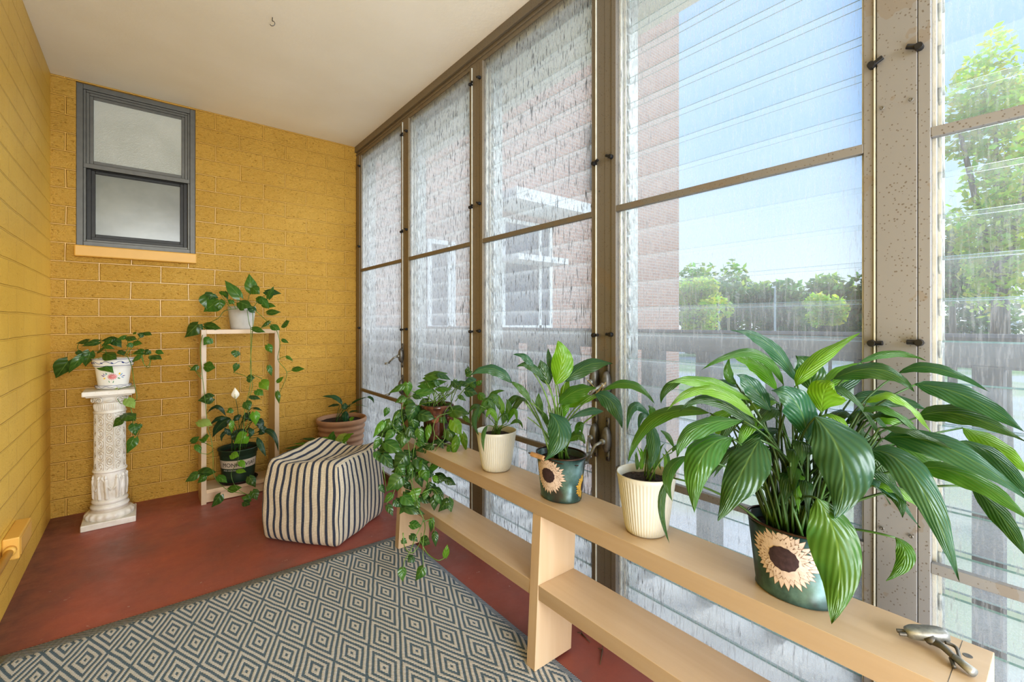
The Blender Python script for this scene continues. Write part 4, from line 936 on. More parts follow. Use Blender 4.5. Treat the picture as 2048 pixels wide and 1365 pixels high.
for q in range(85):     # inner leaves of the mass
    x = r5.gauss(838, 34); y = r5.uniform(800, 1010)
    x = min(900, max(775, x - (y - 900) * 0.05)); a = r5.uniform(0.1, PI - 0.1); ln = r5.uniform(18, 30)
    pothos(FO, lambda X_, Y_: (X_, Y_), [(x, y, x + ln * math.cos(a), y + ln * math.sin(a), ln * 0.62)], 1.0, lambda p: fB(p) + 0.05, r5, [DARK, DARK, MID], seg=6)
for pts in ([(700, 620), (600, 640), (520, 720), (560, 900), (540, 1060), (530, 1300)], [(720, 620), (640, 560), (560, 560), (480, 590), (440, 700), (470, 860), (500, 1000), (520, 1200)],
            [(850, 640), (870, 700), (750, 740), (710, 830), (720, 900), (690, 1060), (680, 1200), (650, 1330)], [(860, 640), (810, 700), (800, 800), (810, 920), (740, 1010), (690, 1120)], [(730, 900), (790, 960), (870, 990), (930, 960)],
            [(420, 700), (380, 750), (370, 830), (440, 890)], [(280, 880), (270, 930), (300, 1000)], [(240, 1080), (300, 1060), (380, 1050)], [(650, 560), (640, 480), (645, 400)], [(720, 620), (720, 540), (760, 440)], [(860, 610), (880, 520), (940, 470)], [(900, 610), (980, 500), (1060, 440)], [(640, 600), (560, 540), (480, 500)], [(820, 600), (780, 520), (760, 480)]):
    vine(ST, A, pts, fB, 0.0022, 0.01)
for pts in ([(930, 700), (960, 800), (980, 880), (1000, 930), (960, 1020), (930, 1100), (900, 1150), (890, 1200)], [(985, 880), (1010, 960), (1000, 1040), (1000, 1130), (1000, 1190)], [(1000, 940), (1050, 930), (1060, 1000)], [(985, 1040), (1020, 1110), (1080, 1150), (1120, 1135)], [(890, 1000), (900, 1080), (940, 1110), (980, 1060), (990, 1000)], [(860, 700), (840, 780), (800, 840)], [(1000, 780), (1050, 760), (1080, 790)], [(780, 640), (790, 700), (800, 770)]):
    vine(ST, Bf, pts, fB, 0.0021, 0.01)
for q in range(22):
    p0 = Vector((PB[0] + r5.uniform(-.05, .05), PB[1] + r5.uniform(-.05, .05), z0 + .15)); p1 = at(r5.uniform(845, 925), r5.uniform(755, 790), 2.06); ST.tube(curve3(p0, (p0 + p1) / 2 + Vector((0, 0, .02)), p1, 6), 0.0018, 5)
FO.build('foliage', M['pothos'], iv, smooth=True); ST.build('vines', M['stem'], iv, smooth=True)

# floral pot on the column
fp = thing('potted_pothos', (-0.138, 3.292, COLTOP), 'small pothos in a white floral painted pot on top of the plaster column', 'potted plant')
fc = (-0.138, 3.292)
m = MB(); m.lathe([(0.001, 0.0005), (0.060, 0.001), (0.068, 0.006), (0.072, 0.020), (0.071, 0.021), (0.066, 0.010), (0.001, 0.006)], 72, (fc[0], fc[1], COLTOP), 1.05, 0.8)
sv = m.build('floral_saucer', M['porcelain'], smooth=True); tag(sv, 'white oval saucer with blue leaf border on the plaster column', 'saucer')
PZ = COLTOP + 0.008; PH = 0.155
def fr_(z):  # profile radius of pot
    t = z / PH; return 0.060 + 0.018 * t + (0.006 if t > 0.74 else 0)
m = MB(); pr = [(0.001, 0)] + [(fr_(PH * k / 20), PH * k / 20) for k in range(0, 21)] + [(0.086, PH + 0.002), (0.082, PH + 0.003), (0.076, PH - 0.01), (0.070, PH * .6)]
m.lathe(pr, 96, (fc[0], fc[1], PZ), 1.05, 0.8); m.build('pot', M['porcelain'], fp, smooth=True)
soil(fp, fc, 0.076, PZ + PH - 0.015, 1.05, 0.8)
def FP(th, z, off=0.0008): r_ = fr_(z) + off; return Vector((fc[0] + r_ * 1.05 * math.cos(th), fc[1] + r_ * 0.8 * math.sin(th), PZ + z))
thF = math.radians(-92)
def paint_blob(mb, u, v, lu, wv, ang, off=0.0012, k=8):
    Rm = 0.072; n_ = []
    for i in range(k):
        a = 2 * PI * i / k; x = lu * math.cos(a); y = wv * math.sin(a) * (1 - 0.3 * math.cos(a)); n_.append(FP(thF + (u + x * math.cos(ang) - y * math.sin(ang)) / Rm, v + x * math.sin(ang) + y * math.cos(ang), off))
    mb.add(n_, [tuple(range(k))])
def decal(name, mat, items, parent):
    mb = MB()
    for k, it in enumerate(items): paint_blob(mb, *it, off=0.0012 + 0.00005 * k)
    mb.build(name, mat, parent)
cz = 0.060
decal('painted_flower', M['p_pink'], [(0.021 * math.cos(a) * .62, cz + 0.016 * math.sin(a) * .62, 0.0095, 0.0024, a) for a in [2 * PI * i / 15 for i in range(15)]], fp)
decal('painted_bud', M['p_yellow'], [(-0.034, cz - 0.008, 0.005, 0.004, .4)], fp); decal('painted_bud', M['p_yellow'], [(0.030, cz + 0.015, 0.006, 0.004, 1.2)], fp)
decal('painted_green_leaves', M['p_green'], [(0.028, cz - 0.010, 0.007, 0.003, -.5), (-0.025, cz + 0.018, 0.006, 0.002, 2.3), (0.004, cz - 0.028, 0.007, 0.002, 1.3), (-0.014, cz - 0.026, 0.006, 0.002, 2.0)], fp)
decal('painted_blue_leaves', M['p_sky'], [(0.038, cz + 0.010, 0.009, 0.003, .9), (0.044, cz - 0.006, 0.008, 0.002, -.5), (-0.026, cz + 0.012, 0.006, 0.0022, .5)], fp)
decal('painted_purple_leaves', M['p_purple'], [(-0.041, cz + 0.006, 0.009, 0.0028, 2.6), (0.050, cz + 0.002, 0.008, 0.0025, .1), (-0.036, cz + 0.014, 0.007, 0.002, 2.0)], fp)
m = MB()
m.tube([FP(2 * PI * k / 120, 0.136 + 0.006 * math.sin(k * 2 * PI / 120 * 9), 0.0014) for k in range(121)], 0.0010, 4, cap=False)
m.tube([FP(2 * PI * k / 60, 0.118, 0.0018) for k in range(61)], 0.0009, 4, cap=False); m.tube([FP(2 * PI * k / 60, 0.153, 0.003) for k in range(61)], 0.0010, 4, cap=False)
for k in range(12): paint_blob(m, 0.072 * (2 * PI * k / 12), 0.134, 0.006, 0.0026, -0.6)
m.build('painted_blue_border', M['p_blue'], fp)
m = MB()
for k in range(61): pass
ring = lambda z, a=0, n_=0, off=0.001: [Vector((fc[0] + (0.0695 + 0.0 + off + (z - 0.010) * 0.15) * 1.05 * math.cos(2 * PI * k / 90), fc[1] + (0.0695 + off + (z - .01) * 0.15) * 0.8 * math.sin(2 * PI * k / 90), COLTOP + z + a * math.sin(2 * PI * k / 90 * n_))) for k in range(91)]
m.tube(ring(0.013, 0.003, 12, 0.0016), 0.0009, 4, cap=False); m.tube(ring(0.0205, 0, 0, 0.0022), 0.0009, 4, cap=False)
m.build('painted_border', M['p_blue'], sv)
r6 = random.Random(31); FO = MB(); ST = MB()
Cf = cropxf(100, 640, 6.825); C2 = cropxf(140, 760, 4.2625)
GD = (0.035, 0.105, 0.020)
LC = [(250, 560, 78, 797, 195), (425, 505, 252, 732, 84), (545, 440, 480, 637, 158), (370, 430, 440, 482, 64), (520, 292, 358, 325, 68), (665, 300, 430, 362, 64), (880, 262, 690, 292, 76), (840, 270, 698, 366, 66), (850, 262, 978, 382, 116), (1040, 232, 900, 272, 54), (1055, 240, 1192, 272, 86), (1130, 340, 1035, 362, 64), (1140, 310, 1262, 330, 74), (1280, 212, 1190, 190, 80), (1285, 180, 1392, 212, 66), (1140, 180, 1178, 195, 44), (760, 460, 915, 542, 138), (652, 560, 872, 732, 150), (740, 362, 885, 402, 42), (960, 420, 1010, 490, 84), (1275, 440, 1125, 460, 86), (1240, 490, 1112, 584, 52), (1350, 420, 1290, 485, 80), (1385, 490, 1530, 545, 108), (1450, 430, 1556, 465, 62), (925, 950, 850, 1085, 74, PALE), (1060, 1078, 1158, 1212, 120, PALE), (1030, 1300, 1180, 1360, 150), (650, 440, 760, 380, 50)]
pothos(FO, Cf, LC, 6.825, 2.40, r6, [GD, DARK, GD, MID], jit=0.05)
pothos(FO, C2, [(440, 340, 368, 405, 64), (545, 380, 560, 480, 76), (602, 382, 560, 440, 34), (548, 500, 484, 632, 76, MID), (450, 300, 562, 352, 82)], 4.2625, 2.40, r6, [MID, GD])
for pts in ([(1000, 480), (1060, 510), (1110, 620), (1130, 720), (1150, 880), (1188, 1060), (1130, 1140), (1108, 1230), (1130, 1300)], [(960, 490), (760, 500), (600, 530), (400, 500), (260, 560)], [(900, 490), (720, 440), (600, 430)], [(1010, 480), (1060, 380), (1060, 260)], [(1040, 480), (1130, 370), (1210, 260), (1250, 200)], [(1060, 480), (1240, 480), (1280, 600), (1320, 640), (1370, 580), (1390, 490)],
            [(1240, 480), (1290, 620), (1360, 640), (1360, 450)], [(780, 480), (740, 380), (670, 300)], [(500, 480), (380, 400), (390, 330)], [(1150, 900), (1000, 930), (930, 955)], [(920, 1080), (960, 1140), (1000, 1150)]): vine(ST, Cf, pts, 2.40, 0.0018, 0.01)
vine(ST, C2, [(515, 240), (540, 320), (540, 380), (600, 400), (570, 490), (545, 510)], 2.40, 0.0018)
FO.build('foliage', M['pothos'], fp, smooth=True); ST.build('vines', M['stem'], fp, smooth=True)

# pothos on the tall shelf
wp = thing('potted_pothos', (0.472, 3.31, TZ), 'long trailing pothos in a plain white pot on top of the tall shelf', 'potted plant')
wc = (0.472, 3.31)
m = MB(); m.lathe([(0.001, 0), (0.058, 0), (0.062, 0.004), (0.072, 0.09), (0.0745, 0.115), (0.0755, 0.116), (0.0765, 0.119), (0.0775, 0.142), (0.0755, 0.144), (0.072, 0.14), (0.068, 0.1)], 72, (wc[0], wc[1], TZ))
m.build('pot', M['stone_white'], wp, smooth=True); soil(wp, wc, 0.071, TZ + 0.128)
r7 = random.Random(41); FO = MB(); ST = MB(); T = cropxf(80, 520, 2.354)
fT = lambda p: 2.72 if p[1] < 655 else 2.62 - max(0, p[1] - 960) * 0.0006
LT = [(940, 175, 870, 97, 48), (1000, 150, 984, 66, 50), (1000, 130, 1035, 162, 42), (1060, 150, 1137, 160, 32, TEAL), (1075, 182, 1100, 124, 14), (790, 170, 795, 242, 58), (830, 200, 772, 244, 62), (845, 190, 850, 236, 44), (815, 160, 800, 190, 52, DARK), (850, 150, 885, 172, 20), (870, 150, 885, 190, 20), (900, 190, 890, 210, 30), (745, 305, 684, 366, 64), (775, 310, 854, 324, 36), (800, 370, 770, 402, 40), (1020, 190, 1072, 202, 36), (1050, 210, 1112, 222, 30), (1070, 250, 1135, 246, 26), (940, 200, 1000, 226, 50), (1040, 180, 1078, 232, 32), (1140, 310, 1176, 288, 36), (1080, 290, 1040, 320, 18), (1090, 310, 1132, 332, 30), (1000, 325, 1062, 342, 18), (1140, 375, 1172, 392, 16), (775, 502, 826, 510, 46), (742, 500, 704, 522, 26), (925, 430, 920, 462, 36), (930, 492, 914, 530, 26), (1070, 402, 1092, 440, 30), (1078, 500, 1090, 548, 22), (1190, 515, 1247, 514, 18), (1160, 455, 1192, 475, 14), (1115, 575, 1148, 550, 18), (1115, 622, 1126, 678, 20), (812, 650, 744, 664, 48, DARK), (745, 762, 812, 782, 44, PALE), (712, 858, 752, 832, 26), (760, 845, 798, 830, 40), (740, 872, 756, 915, 28), (905, 705, 878, 720, 30), (1010, 720, 1016, 782, 40, BRI), (968, 670, 986, 712, 40), (1040, 575, 1075, 615, 46, BRI), (1020, 615, 1052, 640, 36), (975, 560, 1012, 556, 36, DARK), (990, 642, 1040, 658, 20, TEAL), (970, 830, 915, 866, 60, BRI), (900, 918, 938, 926, 36, BRI), (905, 762, 902, 820, 20, BRI), (750, 1002, 832, 1000, 40), (742, 1010, 684, 1047, 38), (775, 1020, 742, 1052, 28), (838, 1020, 882, 1052, 32), (888, 1082, 952, 1072, 32), (850, 1108, 808, 1166, 40), (985, 1022, 1015, 1072, 38), (1000, 1090, 1022, 1132, 38), (992, 1128, 948, 1120, 36), (930, 990, 972, 1000, 26, BRI), (940, 950, 966, 982, 26, BRI), (960, 1140, 990, 1155, 30, DARK), (960, 230, 930, 210, 30), (1010, 240, 970, 215, 30, TEAL)]
pothos(FO, T, LT, 2.354, fT, r7, [(0.05, 0.14, 0.015), MID, GD], jit=0.03)
for pts in ([(930, 230), (870, 240), (840, 275), (785, 310), (756, 400), (762, 520), (775, 640), (790, 780), (812, 880), (815, 990)], [(975, 235), (985, 300), (992, 330), (992, 440), (995, 540), (985, 620), (965, 700), (960, 780), (945, 870), (930, 950), (900, 1010), (930, 1080), (1000, 1115)],
            [(1000, 240), (1003, 300), (996, 400), (990, 520), (1000, 600), (970, 690), (985, 740), (955, 850)], [(1010, 235), (1070, 290), (1112, 330), (1130, 400), (1120, 470), (1162, 530), (1140, 600), (1115, 650)], [(996, 340), (1040, 322), (1100, 305)], [(812, 990), (832, 1040), (885, 1085), (950, 1100), (1010, 1110)], [(740, 310), (760, 320), (780, 310)], [(760, 560), (720, 510)], [(1120, 470), (1160, 455), (1190, 480)], [(1160, 530), (1190, 520)], [(1045, 560), (1000, 540)], [(910, 530), (960, 545), (992, 560)],
            [(920, 230), (910, 190), (930, 160)], [(960, 230), (975, 200), (990, 150)], [(1000, 230), (1040, 180), (1080, 160)], [(940, 230), (930, 200), (925, 170)], [(900, 230), (870, 190), (850, 160)], [(700, 500), (760, 540)], [(812, 880), (770, 860), (740, 850)], [(815, 900), (790, 915), (755, 910)]): vine(ST, T, pts, fT, 0.0019, 0.008)
FO.build('foliage', M['pothos'], wp, smooth=True); ST.build('vines', M['stem'], wp, smooth=True)

# nursery pot inside the tall shelf
mc = (0.452, 3.30); MZ = 0.0855
m = MB(); m.lathe([(0.001, 0.0), (0.098, 0.0), (0.106, 0.014), (0.108, 0.016), (0.104, 0.0165), (0.096, 0.004), (0.001, 0.0035)], 64, (mc[0], mc[1], MZ))
ms = m.build('plant_saucer', M['black_plastic'], smooth=True); tag(ms, 'black round saucer under the dark green nursery pot in the shelf', 'saucer')
mp_ = thing('potted_peace_lily', (mc[0], mc[1], MZ + 0.004), 'dark leaved peace lily with one white flower inside the tall shelf', 'potted plant')
MZ += 0.005; mh = 0.205; mr = lambda z: 0.086 + 0.018 * z / mh
m = MB(); m.lathe([(0.001, 0), (0.086, 0), (0.088, 0.004)] + [(mr(z), z) for z in (0.04, 0.08, 0.12, 0.165)] + [(0.106, 0.170), (0.107, 0.195), (0.113, 0.199), (0.113, 0.205), (0.108, 0.205), (0.104, 0.19), (0.095, 0.1)], 80, (mc[0], mc[1], MZ))
m.build('pot', M['dark_green_plastic'], mp_, smooth=True); soil(mp_, mc, 0.101, MZ + 0.175)
thM = math.atan2(-mc[1], -mc[0]); bz0, bz1 = 0.092, 0.142
m = MB(); n = 40; vs = [cone_pt((mc[0], mc[1], MZ), 0.086, 0.104, mh, thM - 1.45 + 2.75 * k / n, z, 0.0012) for z in (bz0, bz1) for k in range(n + 1)]
m.add(vs, [(k, k + 1, n + 2 + k, n + 1 + k) for k in range(n)]); band = m.build('label_band', M['label_tan'], mp_, smooth=True)
def wrap_text(txt, size, thc, z, mat, parent, name, off=0.0019, bold=0.0):
    cu = bpy.data.curves.new(name, 'FONT'); cu.body = txt; cu.size = size; cu.align_x = 'CENTER'; cu.offset = bold
    to = bpy.data.objects.new(name + '_source', cu); C.objects.link(to)
    dg = bpy.context.evaluated_depsgraph_get(); dg.update(); me = bpy.data.meshes.new_from_object(to.evaluated_get(dg))
    bpy.data.objects.remove(to); bpy.data.curves.remove(cu)
    bm = bmesh.new(); bm.from_mesh(me)
    bmesh.ops.subdivide_edges(bm, edges=[e for e in bm.edges if e.calc_length() > size * .3], cuts=1)
    for v in bm.verts: v.co = cone_pt((mc[0], mc[1], MZ), 0.086, 0.104, mh, thc + v.co.x / 0.097, z + v.co.y, off)
    bm.to_mesh(me); bm.free(); me.materials.clear(); me.materials.append(mat); me.name = name
    o = bpy.data.objects.new(name, me); C.objects.link(o); o.parent = parent; o.matrix_parent_inverse = Matrix.Translation(parent.location).inverted(); return o
wrap_text('MONROVIA', 0.034, thM - 0.04, 0.104, M['ink'], band, 'brand_lettering')
wrap_text('AND HORTIC', 0.013, thM - 0.52, 0.077, M['ink_white'], mp_, 'small_lettering')
m = MB()      # leaf sprig emblem at the end of the band
for k in range(7):
    a = k * 0.9; u0 = 0.068 + 0.006 * math.cos(a); v0 = 0.119 + 0.008 * math.sin(a)
    m.add([cone_pt((mc[0], mc[1], MZ), 0.086, 0.104, mh, thM + 0.25 + (u0 + dx_ * 0.004) / 0.097, v0 + dy_ * 0.0022, 0.0019) for dx_, dy_ in ((-1, 0), (0, -1), (1, 0), (0, 1))], [(0, 1, 2, 3)])
m.build('sprig_emblem', M['ink'], band)
r8 = random.Random(51); FO = MB(); ST = MB(); G = cropxf(360, 780, 5.25); SB = Vector((mc[0], mc[1], MZ + 0.17)); DK = (0.010, 0.040, 0.022)
for b_, m_, t_, w, c_ in [((480, 275), (390, 175), (285, 250), 46, DK), ((540, 320), (430, 360), (340, 505), 115, DK), ((500, 300), (400, 300), (320, 370), 54, DK), ((640, 265), (590, 300), (560, 335), 62, DK), ((800, 300), (840, 350), (860, 462), 84, DK), ((800, 450), (960, 450), (1032, 655), 60, DK), ((812, 500), (855, 590), (905, 705), 62, TEAL), ((720, 400), (745, 450), (708, 512), 60, TEAL), ((600, 420), (610, 490), (645, 545), 110, DK), ((520, 430), (450, 470), (440, 545), 40, DK), ((760, 190), (810, 195), (862, 222), 30, TEAL), ((690, 240), (690, 290), (670, 335), 60, DK), ((880, 380), (865, 430), (820, 470), 80, DK), ((560, 470), (500, 440), (470, 400), 60, DK), ((760, 330), (720, 280), (740, 230), 50, DK), ((700, 460), (650, 430), (600, 440), 50, DK)]:
    lily_leaf(FO, ST, SB, 2.78, G(*b_), G(*m_), G(*t_), w / 5.25, c_, (0, -.02, -.02), r=r8, sr=0.0022, spread=.04)
FO.build('foliage', M['lily'], mp_, smooth=True)
fl0 = at(*G(602, 400), 2.78); fl1 = at(*G(585, 95), 2.78); ST.tube(curve3(SB, (SB + fl1) / 2 + Vector((.02, 0, .03)), fl1, 8), 0.0022, 6, 0.0016)
ST.build('stems', M['stem_dark'], mp_, smooth=True)
FL = MB(); leaf(FL, fl1, at(*G(582, 45), 2.77), at(*G(576, -22), 2.78), 0.044, 'lily', (0.78, 0.74, 0.64), tocam(fl1, 0.1), r8, fold=.28, ripple=.01)
fm, fnt, fb = newmat('white spathe'); fa = node(fnt, 'ShaderNodeAttribute', attribute_name='Col'); lk(fnt, fa.outputs['Color'], fb.inputs['Base Color']); fb.inputs['Roughness'].default_value = 0.5
fw = FL.build('flower', fm, mp_, smooth=True)
m = MB(); m.tube([fl1 + Vector((-.004, -.008, .004)), fl1 + Vector((-.005, -.010, .03))], 0.004, 8); m.build('spadix', plain('cream spadix', (.6, .55, .3), .6), fw, smooth=True)

# terracotta pot in the far corner
tc_ = (1.092, 3.300); th_ = 0.395
tp = thing('potted_peace_lily', (tc_[0], tc_[1], 0), 'scrawny peace lily in the wide ridged terracotta pot in the far corner', 'potted plant')
m = MB(); pr = [(0.001, 0.0), (0.118, 0.0), (0.120, 0.004)]
for k in range(60):
    z = 0.02 + (th_ - 0.065) * k / 59; t = z / th_; pr.append((0.118 + 0.044 * t ** 0.8 + 0.0038 * math.sin(z * 2 * PI / 0.040), z))
pr += [(0.166, th_ - 0.035), (0.171, th_ - 0.022), (0.171, th_ - 0.006), (0.166, th_), (0.158, th_ - 0.002), (0.152, th_ - 0.02), (0.148, th_ - 0.12)]
m.lathe(pr, 96, (tc_[0], tc_[1], 0)); m.build('pot', M['terracotta'], tp, smooth=True); soil(tp, tc_, 0.150, th_ - 0.028)
FO = MB(); ST = MB(); U = cropxf(560, 760, 8.53); SB = Vector((tc_[0] - .02, tc_[1] - .02, th_ - 0.03))
for b_, m_, t_, w, c_ in [((1060, 430), (940, 300), (718, 290), 84, TEAL), ((1020, 430), (910, 430), (812, 470), 50, DK), ((1062, 460), (1042, 380), (1038, 300), 16, DK), ((1115, 510), (1110, 450), (1120, 395), 110, TEAL), ((1120, 530), (1120, 650), (1132, 785), 112, TEAL), ((1222, 420), (1300, 355), (1460, 300), 40, DK), ((1480, 300), (1560, 310), (1602, 405), 52, TEAL), ((1180, 560), (1250, 535), (1352, 535), 34, DK), ((1215, 715), (1225, 670), (1270, 645), 76, BRI), ((1160, 470), (1180, 440), (1190, 420), 30, DK), ((1220, 440), (1350, 430), (1500, 470), 10, MID)]:
    lily_leaf(FO, ST, SB, 3.22, U(*b_), U(*m_), U(*t_), w / 8.53, c_, (0, 0, 0), r=r8, sr=0.002, spread=.03)
ST.tube(smooth_path([at(*U(1222, 420), 3.22), at(*U(1300, 345), 3.22), at(*U(1480, 298), 3.22)]), .0016, 6)
FO.build('foliage', M['lily'], tp, smooth=True); ST.build('stems', M['stem_dark'], tp, smooth=True)

# two low pots half hidden behind the pouf
def low_pot(x, y, R, h, label, leaves, f, mat, name='potted_pothos'):
    t = thing(name, (x, y, 0), label, 'potted plant'); m = MB()
    m.lathe([(0.001, 0), (R * .75, 0), (R * .78, 0.004), (R, h - .012), (R + .004, h - .010), (R + .004, h), (R - .002, h), (R - .006, h - .03)], 56, (x, y, 0)); m.build('pot', mat, t, smooth=True); soil(t, (x, y), R - .006, h - .02)
    FO = MB(); ST = MB()
    for b_, t_, w, c_ in leaves:
        p0, p2 = at(*b_, f), at(*t_, f); p1 = (p0 + p2) / 2 + Vector((0, 0, .012)); leaf(FO, p0, p1, p2, w * f / F, 'heart', vary(c_, r8, .1), tocam(p1, .9), r8, seg=8); s0 = Vector((x + r8.uniform(-.03, .03), y + r8.uniform(-.03, .03), h - .02)); ST.tube(curve3(s0, (s0 + p0) / 2 + Vector((0, 0, .02)), p0, 6), .0018, 6)
    FO.build('foliage', M['pothos'], t, smooth=True); ST.build('stems', M['stem'], t, smooth=True)
low_pot(0.955, 2.985, 0.070, 0.27, 'small variegated plant in a brown pot between the pouf and the terracotta pot', [((660, 888), (668, 863), 15, MID), ((668, 886), (642, 877), 12, BRI), ((672, 886), (695, 868), 16, PALE), ((684, 884), (708, 868), 14, BRI), ((676, 888), (652, 884), 11, BRI), ((690, 888), (672, 880), 12, PALE)], 2.95, plain('brown plastic pot', (.12, .05, .03), .4))
low_pot(0.800, 3.330, 0.090, 0.16, 'dark strap leaved plant against the yellow wall behind the pouf', [((640, 884), (600, 880), 9, DARK), ((636, 888), (572, 905), 10, DARK), ((628, 892), (584, 890), 7, BRI), ((620, 896), (566, 900), 8, MID)], 3.08, M['black_plastic'], 'potted_plant')

# ================================================================== spare crank on the bench end
cr = thing('window_crank', (1.03, 0.155, ZT), 'loose grey metal window crank lying on the near end of the bench', 'window crank')
f0 = lambda px, py, z: (lambda d: Vector((d.x, d.y, 0)) * ((z - H) / d.z) + Vector((0, 0, z)))(far(px, py, 1.0) - EYE)
A0 = f0(1809, 1263, ZT + 0.016); A1 = f0(1898, 1270, ZT + 0.024)
dr = (A1 - A0).normalized(); sd = Vector((-dr.y, dr.x, 0)).normalized(); upv = dr.cross(sd).normalized(); 
if upv.z < 0: upv = -upv
m = MB(); Lc = (A1 - A0).length; n = 22
ring = []
for k in range(n):
    a = 2 * PI * k / n; c_, s_ = math.cos(a), math.sin(a); ring.append(A0 + dr * (Lc * 0.5 + Lc * 0.5 * (abs(c_) ** .6) * (1 if c_ > 0 else -1)) + sd * (0.0125 * (abs(s_) ** .7) * (1 if s_ > 0 else -1)))
lo = [p - upv * 0.007 for p in ring]; hi = [p + upv * 0.004 for p in ring]; ce = sum(ring, Vector()) / n; hi2 = [ce + (p - ce) * 0.84 + upv * 0.0075 for p in ring]
m.add(lo + hi + hi2, [tuple(range(n))[::-1]] + [(k, (k + 1) % n, n + (k + 1) % n, n + k) for k in range(n)] + [(n + k, n + (k + 1) % n, 2 * n + (k + 1) % n, 2 * n + k) for k in range(n)] + [tuple(range(2 * n, 3 * n))])
m.build('body', M['hardware_light'], cr, smooth=True)
m = MB(); 
for o_ in (-0.006, 0.003): m.tube([A0 + sd * o_ - upv * .002, A0 - dr * 0.010 + sd * o_ - upv * .002], 0.0032, 8)
m.build('mounting_prong', M['hardware'], cr)
B0 = f0(1862, 1282, ZT + 0.014); B1 = f0(1905, 1312, ZT + 0.012); B2 = f0(1948, 1347, ZT + 0.0085)
m = MB(); m.tube(smooth_path([B0, (B0 + B1) / 2 + Vector((.001, 0, .003)), B1, B1 + (B2 - B1) * .25]), 0.0062, 10, 0.0045); m.tube([B0, f0(1858, 1276, ZT + .02)], .008, 10); m.tube(smooth_path([f0(1890, 1285, ZT + .016), f0(1912, 1296, ZT + .014), f0(1919, 1318, ZT + .012)]), .0028, 8)
ar = m.build('arm', M['hardware'], cr, smooth=True)
m = MB(); m.tube([B1 + (B2 - B1) * .1, B1 + (B2 - B1) * .5, B2], 0.0052, 12, 0.0072); m.build('grip', M['hardware_light'], ar, smooth=True)
m = MB(); m.tube(smooth_path([f0(1902, 1318, ZT + .001 + .004), f0(1908, 1335, ZT + .005)]), .003, 8); m.build('pin', M['hardware'], cr, smooth=True)

# twine looped round the upper cranks, twigs on the floor
m = MB(); tw = [at(1172, 758, 1.51), at(1186, 772, 1.49), at(1195, 785, 1.48), at(1205, 770, 1.48), at(1190, 790, 1.48), at(1212, 765, 1.48), at(1198, 792, 1.48), at(1207, 780, 1.47)]
m.tube(smooth_path(tw, 6), 0.0013, 5); tag(m.build('twine', plain('tan twine', (.48, .37, .2), .9), smooth=True), 'short knotted loop of tan twine around the window crank', 'twine')
for (pts, nm, lab) in (([(1205, 1300), (1200, 1330)], 'twig', 'small dry forked twig on the red floor under the bench'), ([(1163, 1268), (1180, 1285)], 'twig', 'short dark twig lying behind the middle bench leg')):
    m = MB(); ps = [f0(x, y, 0.003) for x, y in pts]; m.tube(ps, .0022, 6, .0012); m.tube([ps[0], ps[0] + Vector((.012, .01, .002))], .0015, 5); m.tube([ps[0], ps[0] + Vector((-.008, .012, .001))], .0013, 5); tag(m.build(nm, plain('dry twig', (.12, .08, .05), .9), smooth=True), lab, 'twig')

# ================================================================== outdoors
RX = 1.62; per = 0.2456
rl = thing('balcony_railing', (RX, 1.5, 0), 'grey concrete balcony railing with square balusters outside the louvre windows', 'railing')
M['conc'] = plain('weathered grey concrete', (0.10, 0.105, 0.12), 0.8, var=0.25, scale=9)
M['conc_dark'] = plain('dark grey baluster', (0.05, 0.05, 0.055), 0.8, var=0.3, scale=12)
m = MB(); m.box(RX, RX + 0.11, -2.0, 9.0, 0.958, 1.046); m.build('top_rail', M['conc'], rl, bevel=0.03)
for k in range(-2, 31):
    y = 0.110 + k * per
    if y > 6.5: break
    m = MB(); m.box(RX + 0.004, RX + 0.104, y, y + 0.054, 0.02, 0.965); m.build('baluster', M['conc_dark'], rl)
m = MB(); m.box(W + 0.09, RX + 0.14, -2.0, 9.0, -0.22, 0.02); m.build('edge_slab', plain('pale slab concrete', (0.62, 0.61, 0.59), 0.8), rl)

def m_brick_far():
    m, nt, b = newmat('pink brown brick'); tc = node(nt, 'ShaderNodeTexCoord'); sp = node(nt, 'ShaderNodeSeparateXYZ'); lk(nt, tc.outputs['Object'], sp.inputs[0]); cb = node(nt, 'ShaderNodeCombineXYZ'); lk(nt, sp.outputs[0], cb.inputs[0]); lk(nt, sp.outputs[2], cb.inputs[1])
    br = node(nt, 'ShaderNodeTexBrick'); lk(nt, cb.outputs[0], br.inputs['Vector']); br.inputs['Scale'].default_value = 1; br.inputs['Brick Width'].default_value = 0.21; br.inputs['Row Height'].default_value = 0.072; br.inputs['Mortar Size'].default_value = 0.006
    br.inputs['Color1'].default_value = (.46, .25, .18, 1); br.inputs['Color2'].default_value = (.37, .20, .15, 1); br.inputs['Mortar'].default_value = (.48, .42, .38, 1)
    lk(nt, br.outputs['Color'], b.inputs['Base Color']); b.inputs['Roughness'].default_value = 0.9; return m
bd = thing('brick_building', (6, 6.5, -3), 'pinkish brick apartment wing seen through the left and middle windows', 'building')
BXE = 6.5 * (ss + (1358 - CX) / F * cc) / (cc - (1358 - CX) / F * ss)
m = MB(); m.box(1.9, BXE, 6.5, 12, -3, 11); m.build('wall', m_brick_far(), bd)
def opening(px0, px1, z0, z1):
    X_ = lambda px: 6.5 * (ss + (px - CX) / F * cc) / (cc - (px - CX) / F * ss)
    a, c_ = X_(px0), X_(px1); m = MB(); m.box(a, c_, 6.44, 6.5, z0, z1); wn = m.build('window', M['dark_far'], bd); m = MB(); rect(m, a, c_, z0, z1, 0.07, 6.40, 6.44); m.box(a + (c_ - a) * .72, a + (c_ - a) * .72 + .06, 6.40, 6.44, z0, z1); m.build('window_frame', M['white_far'], wn)
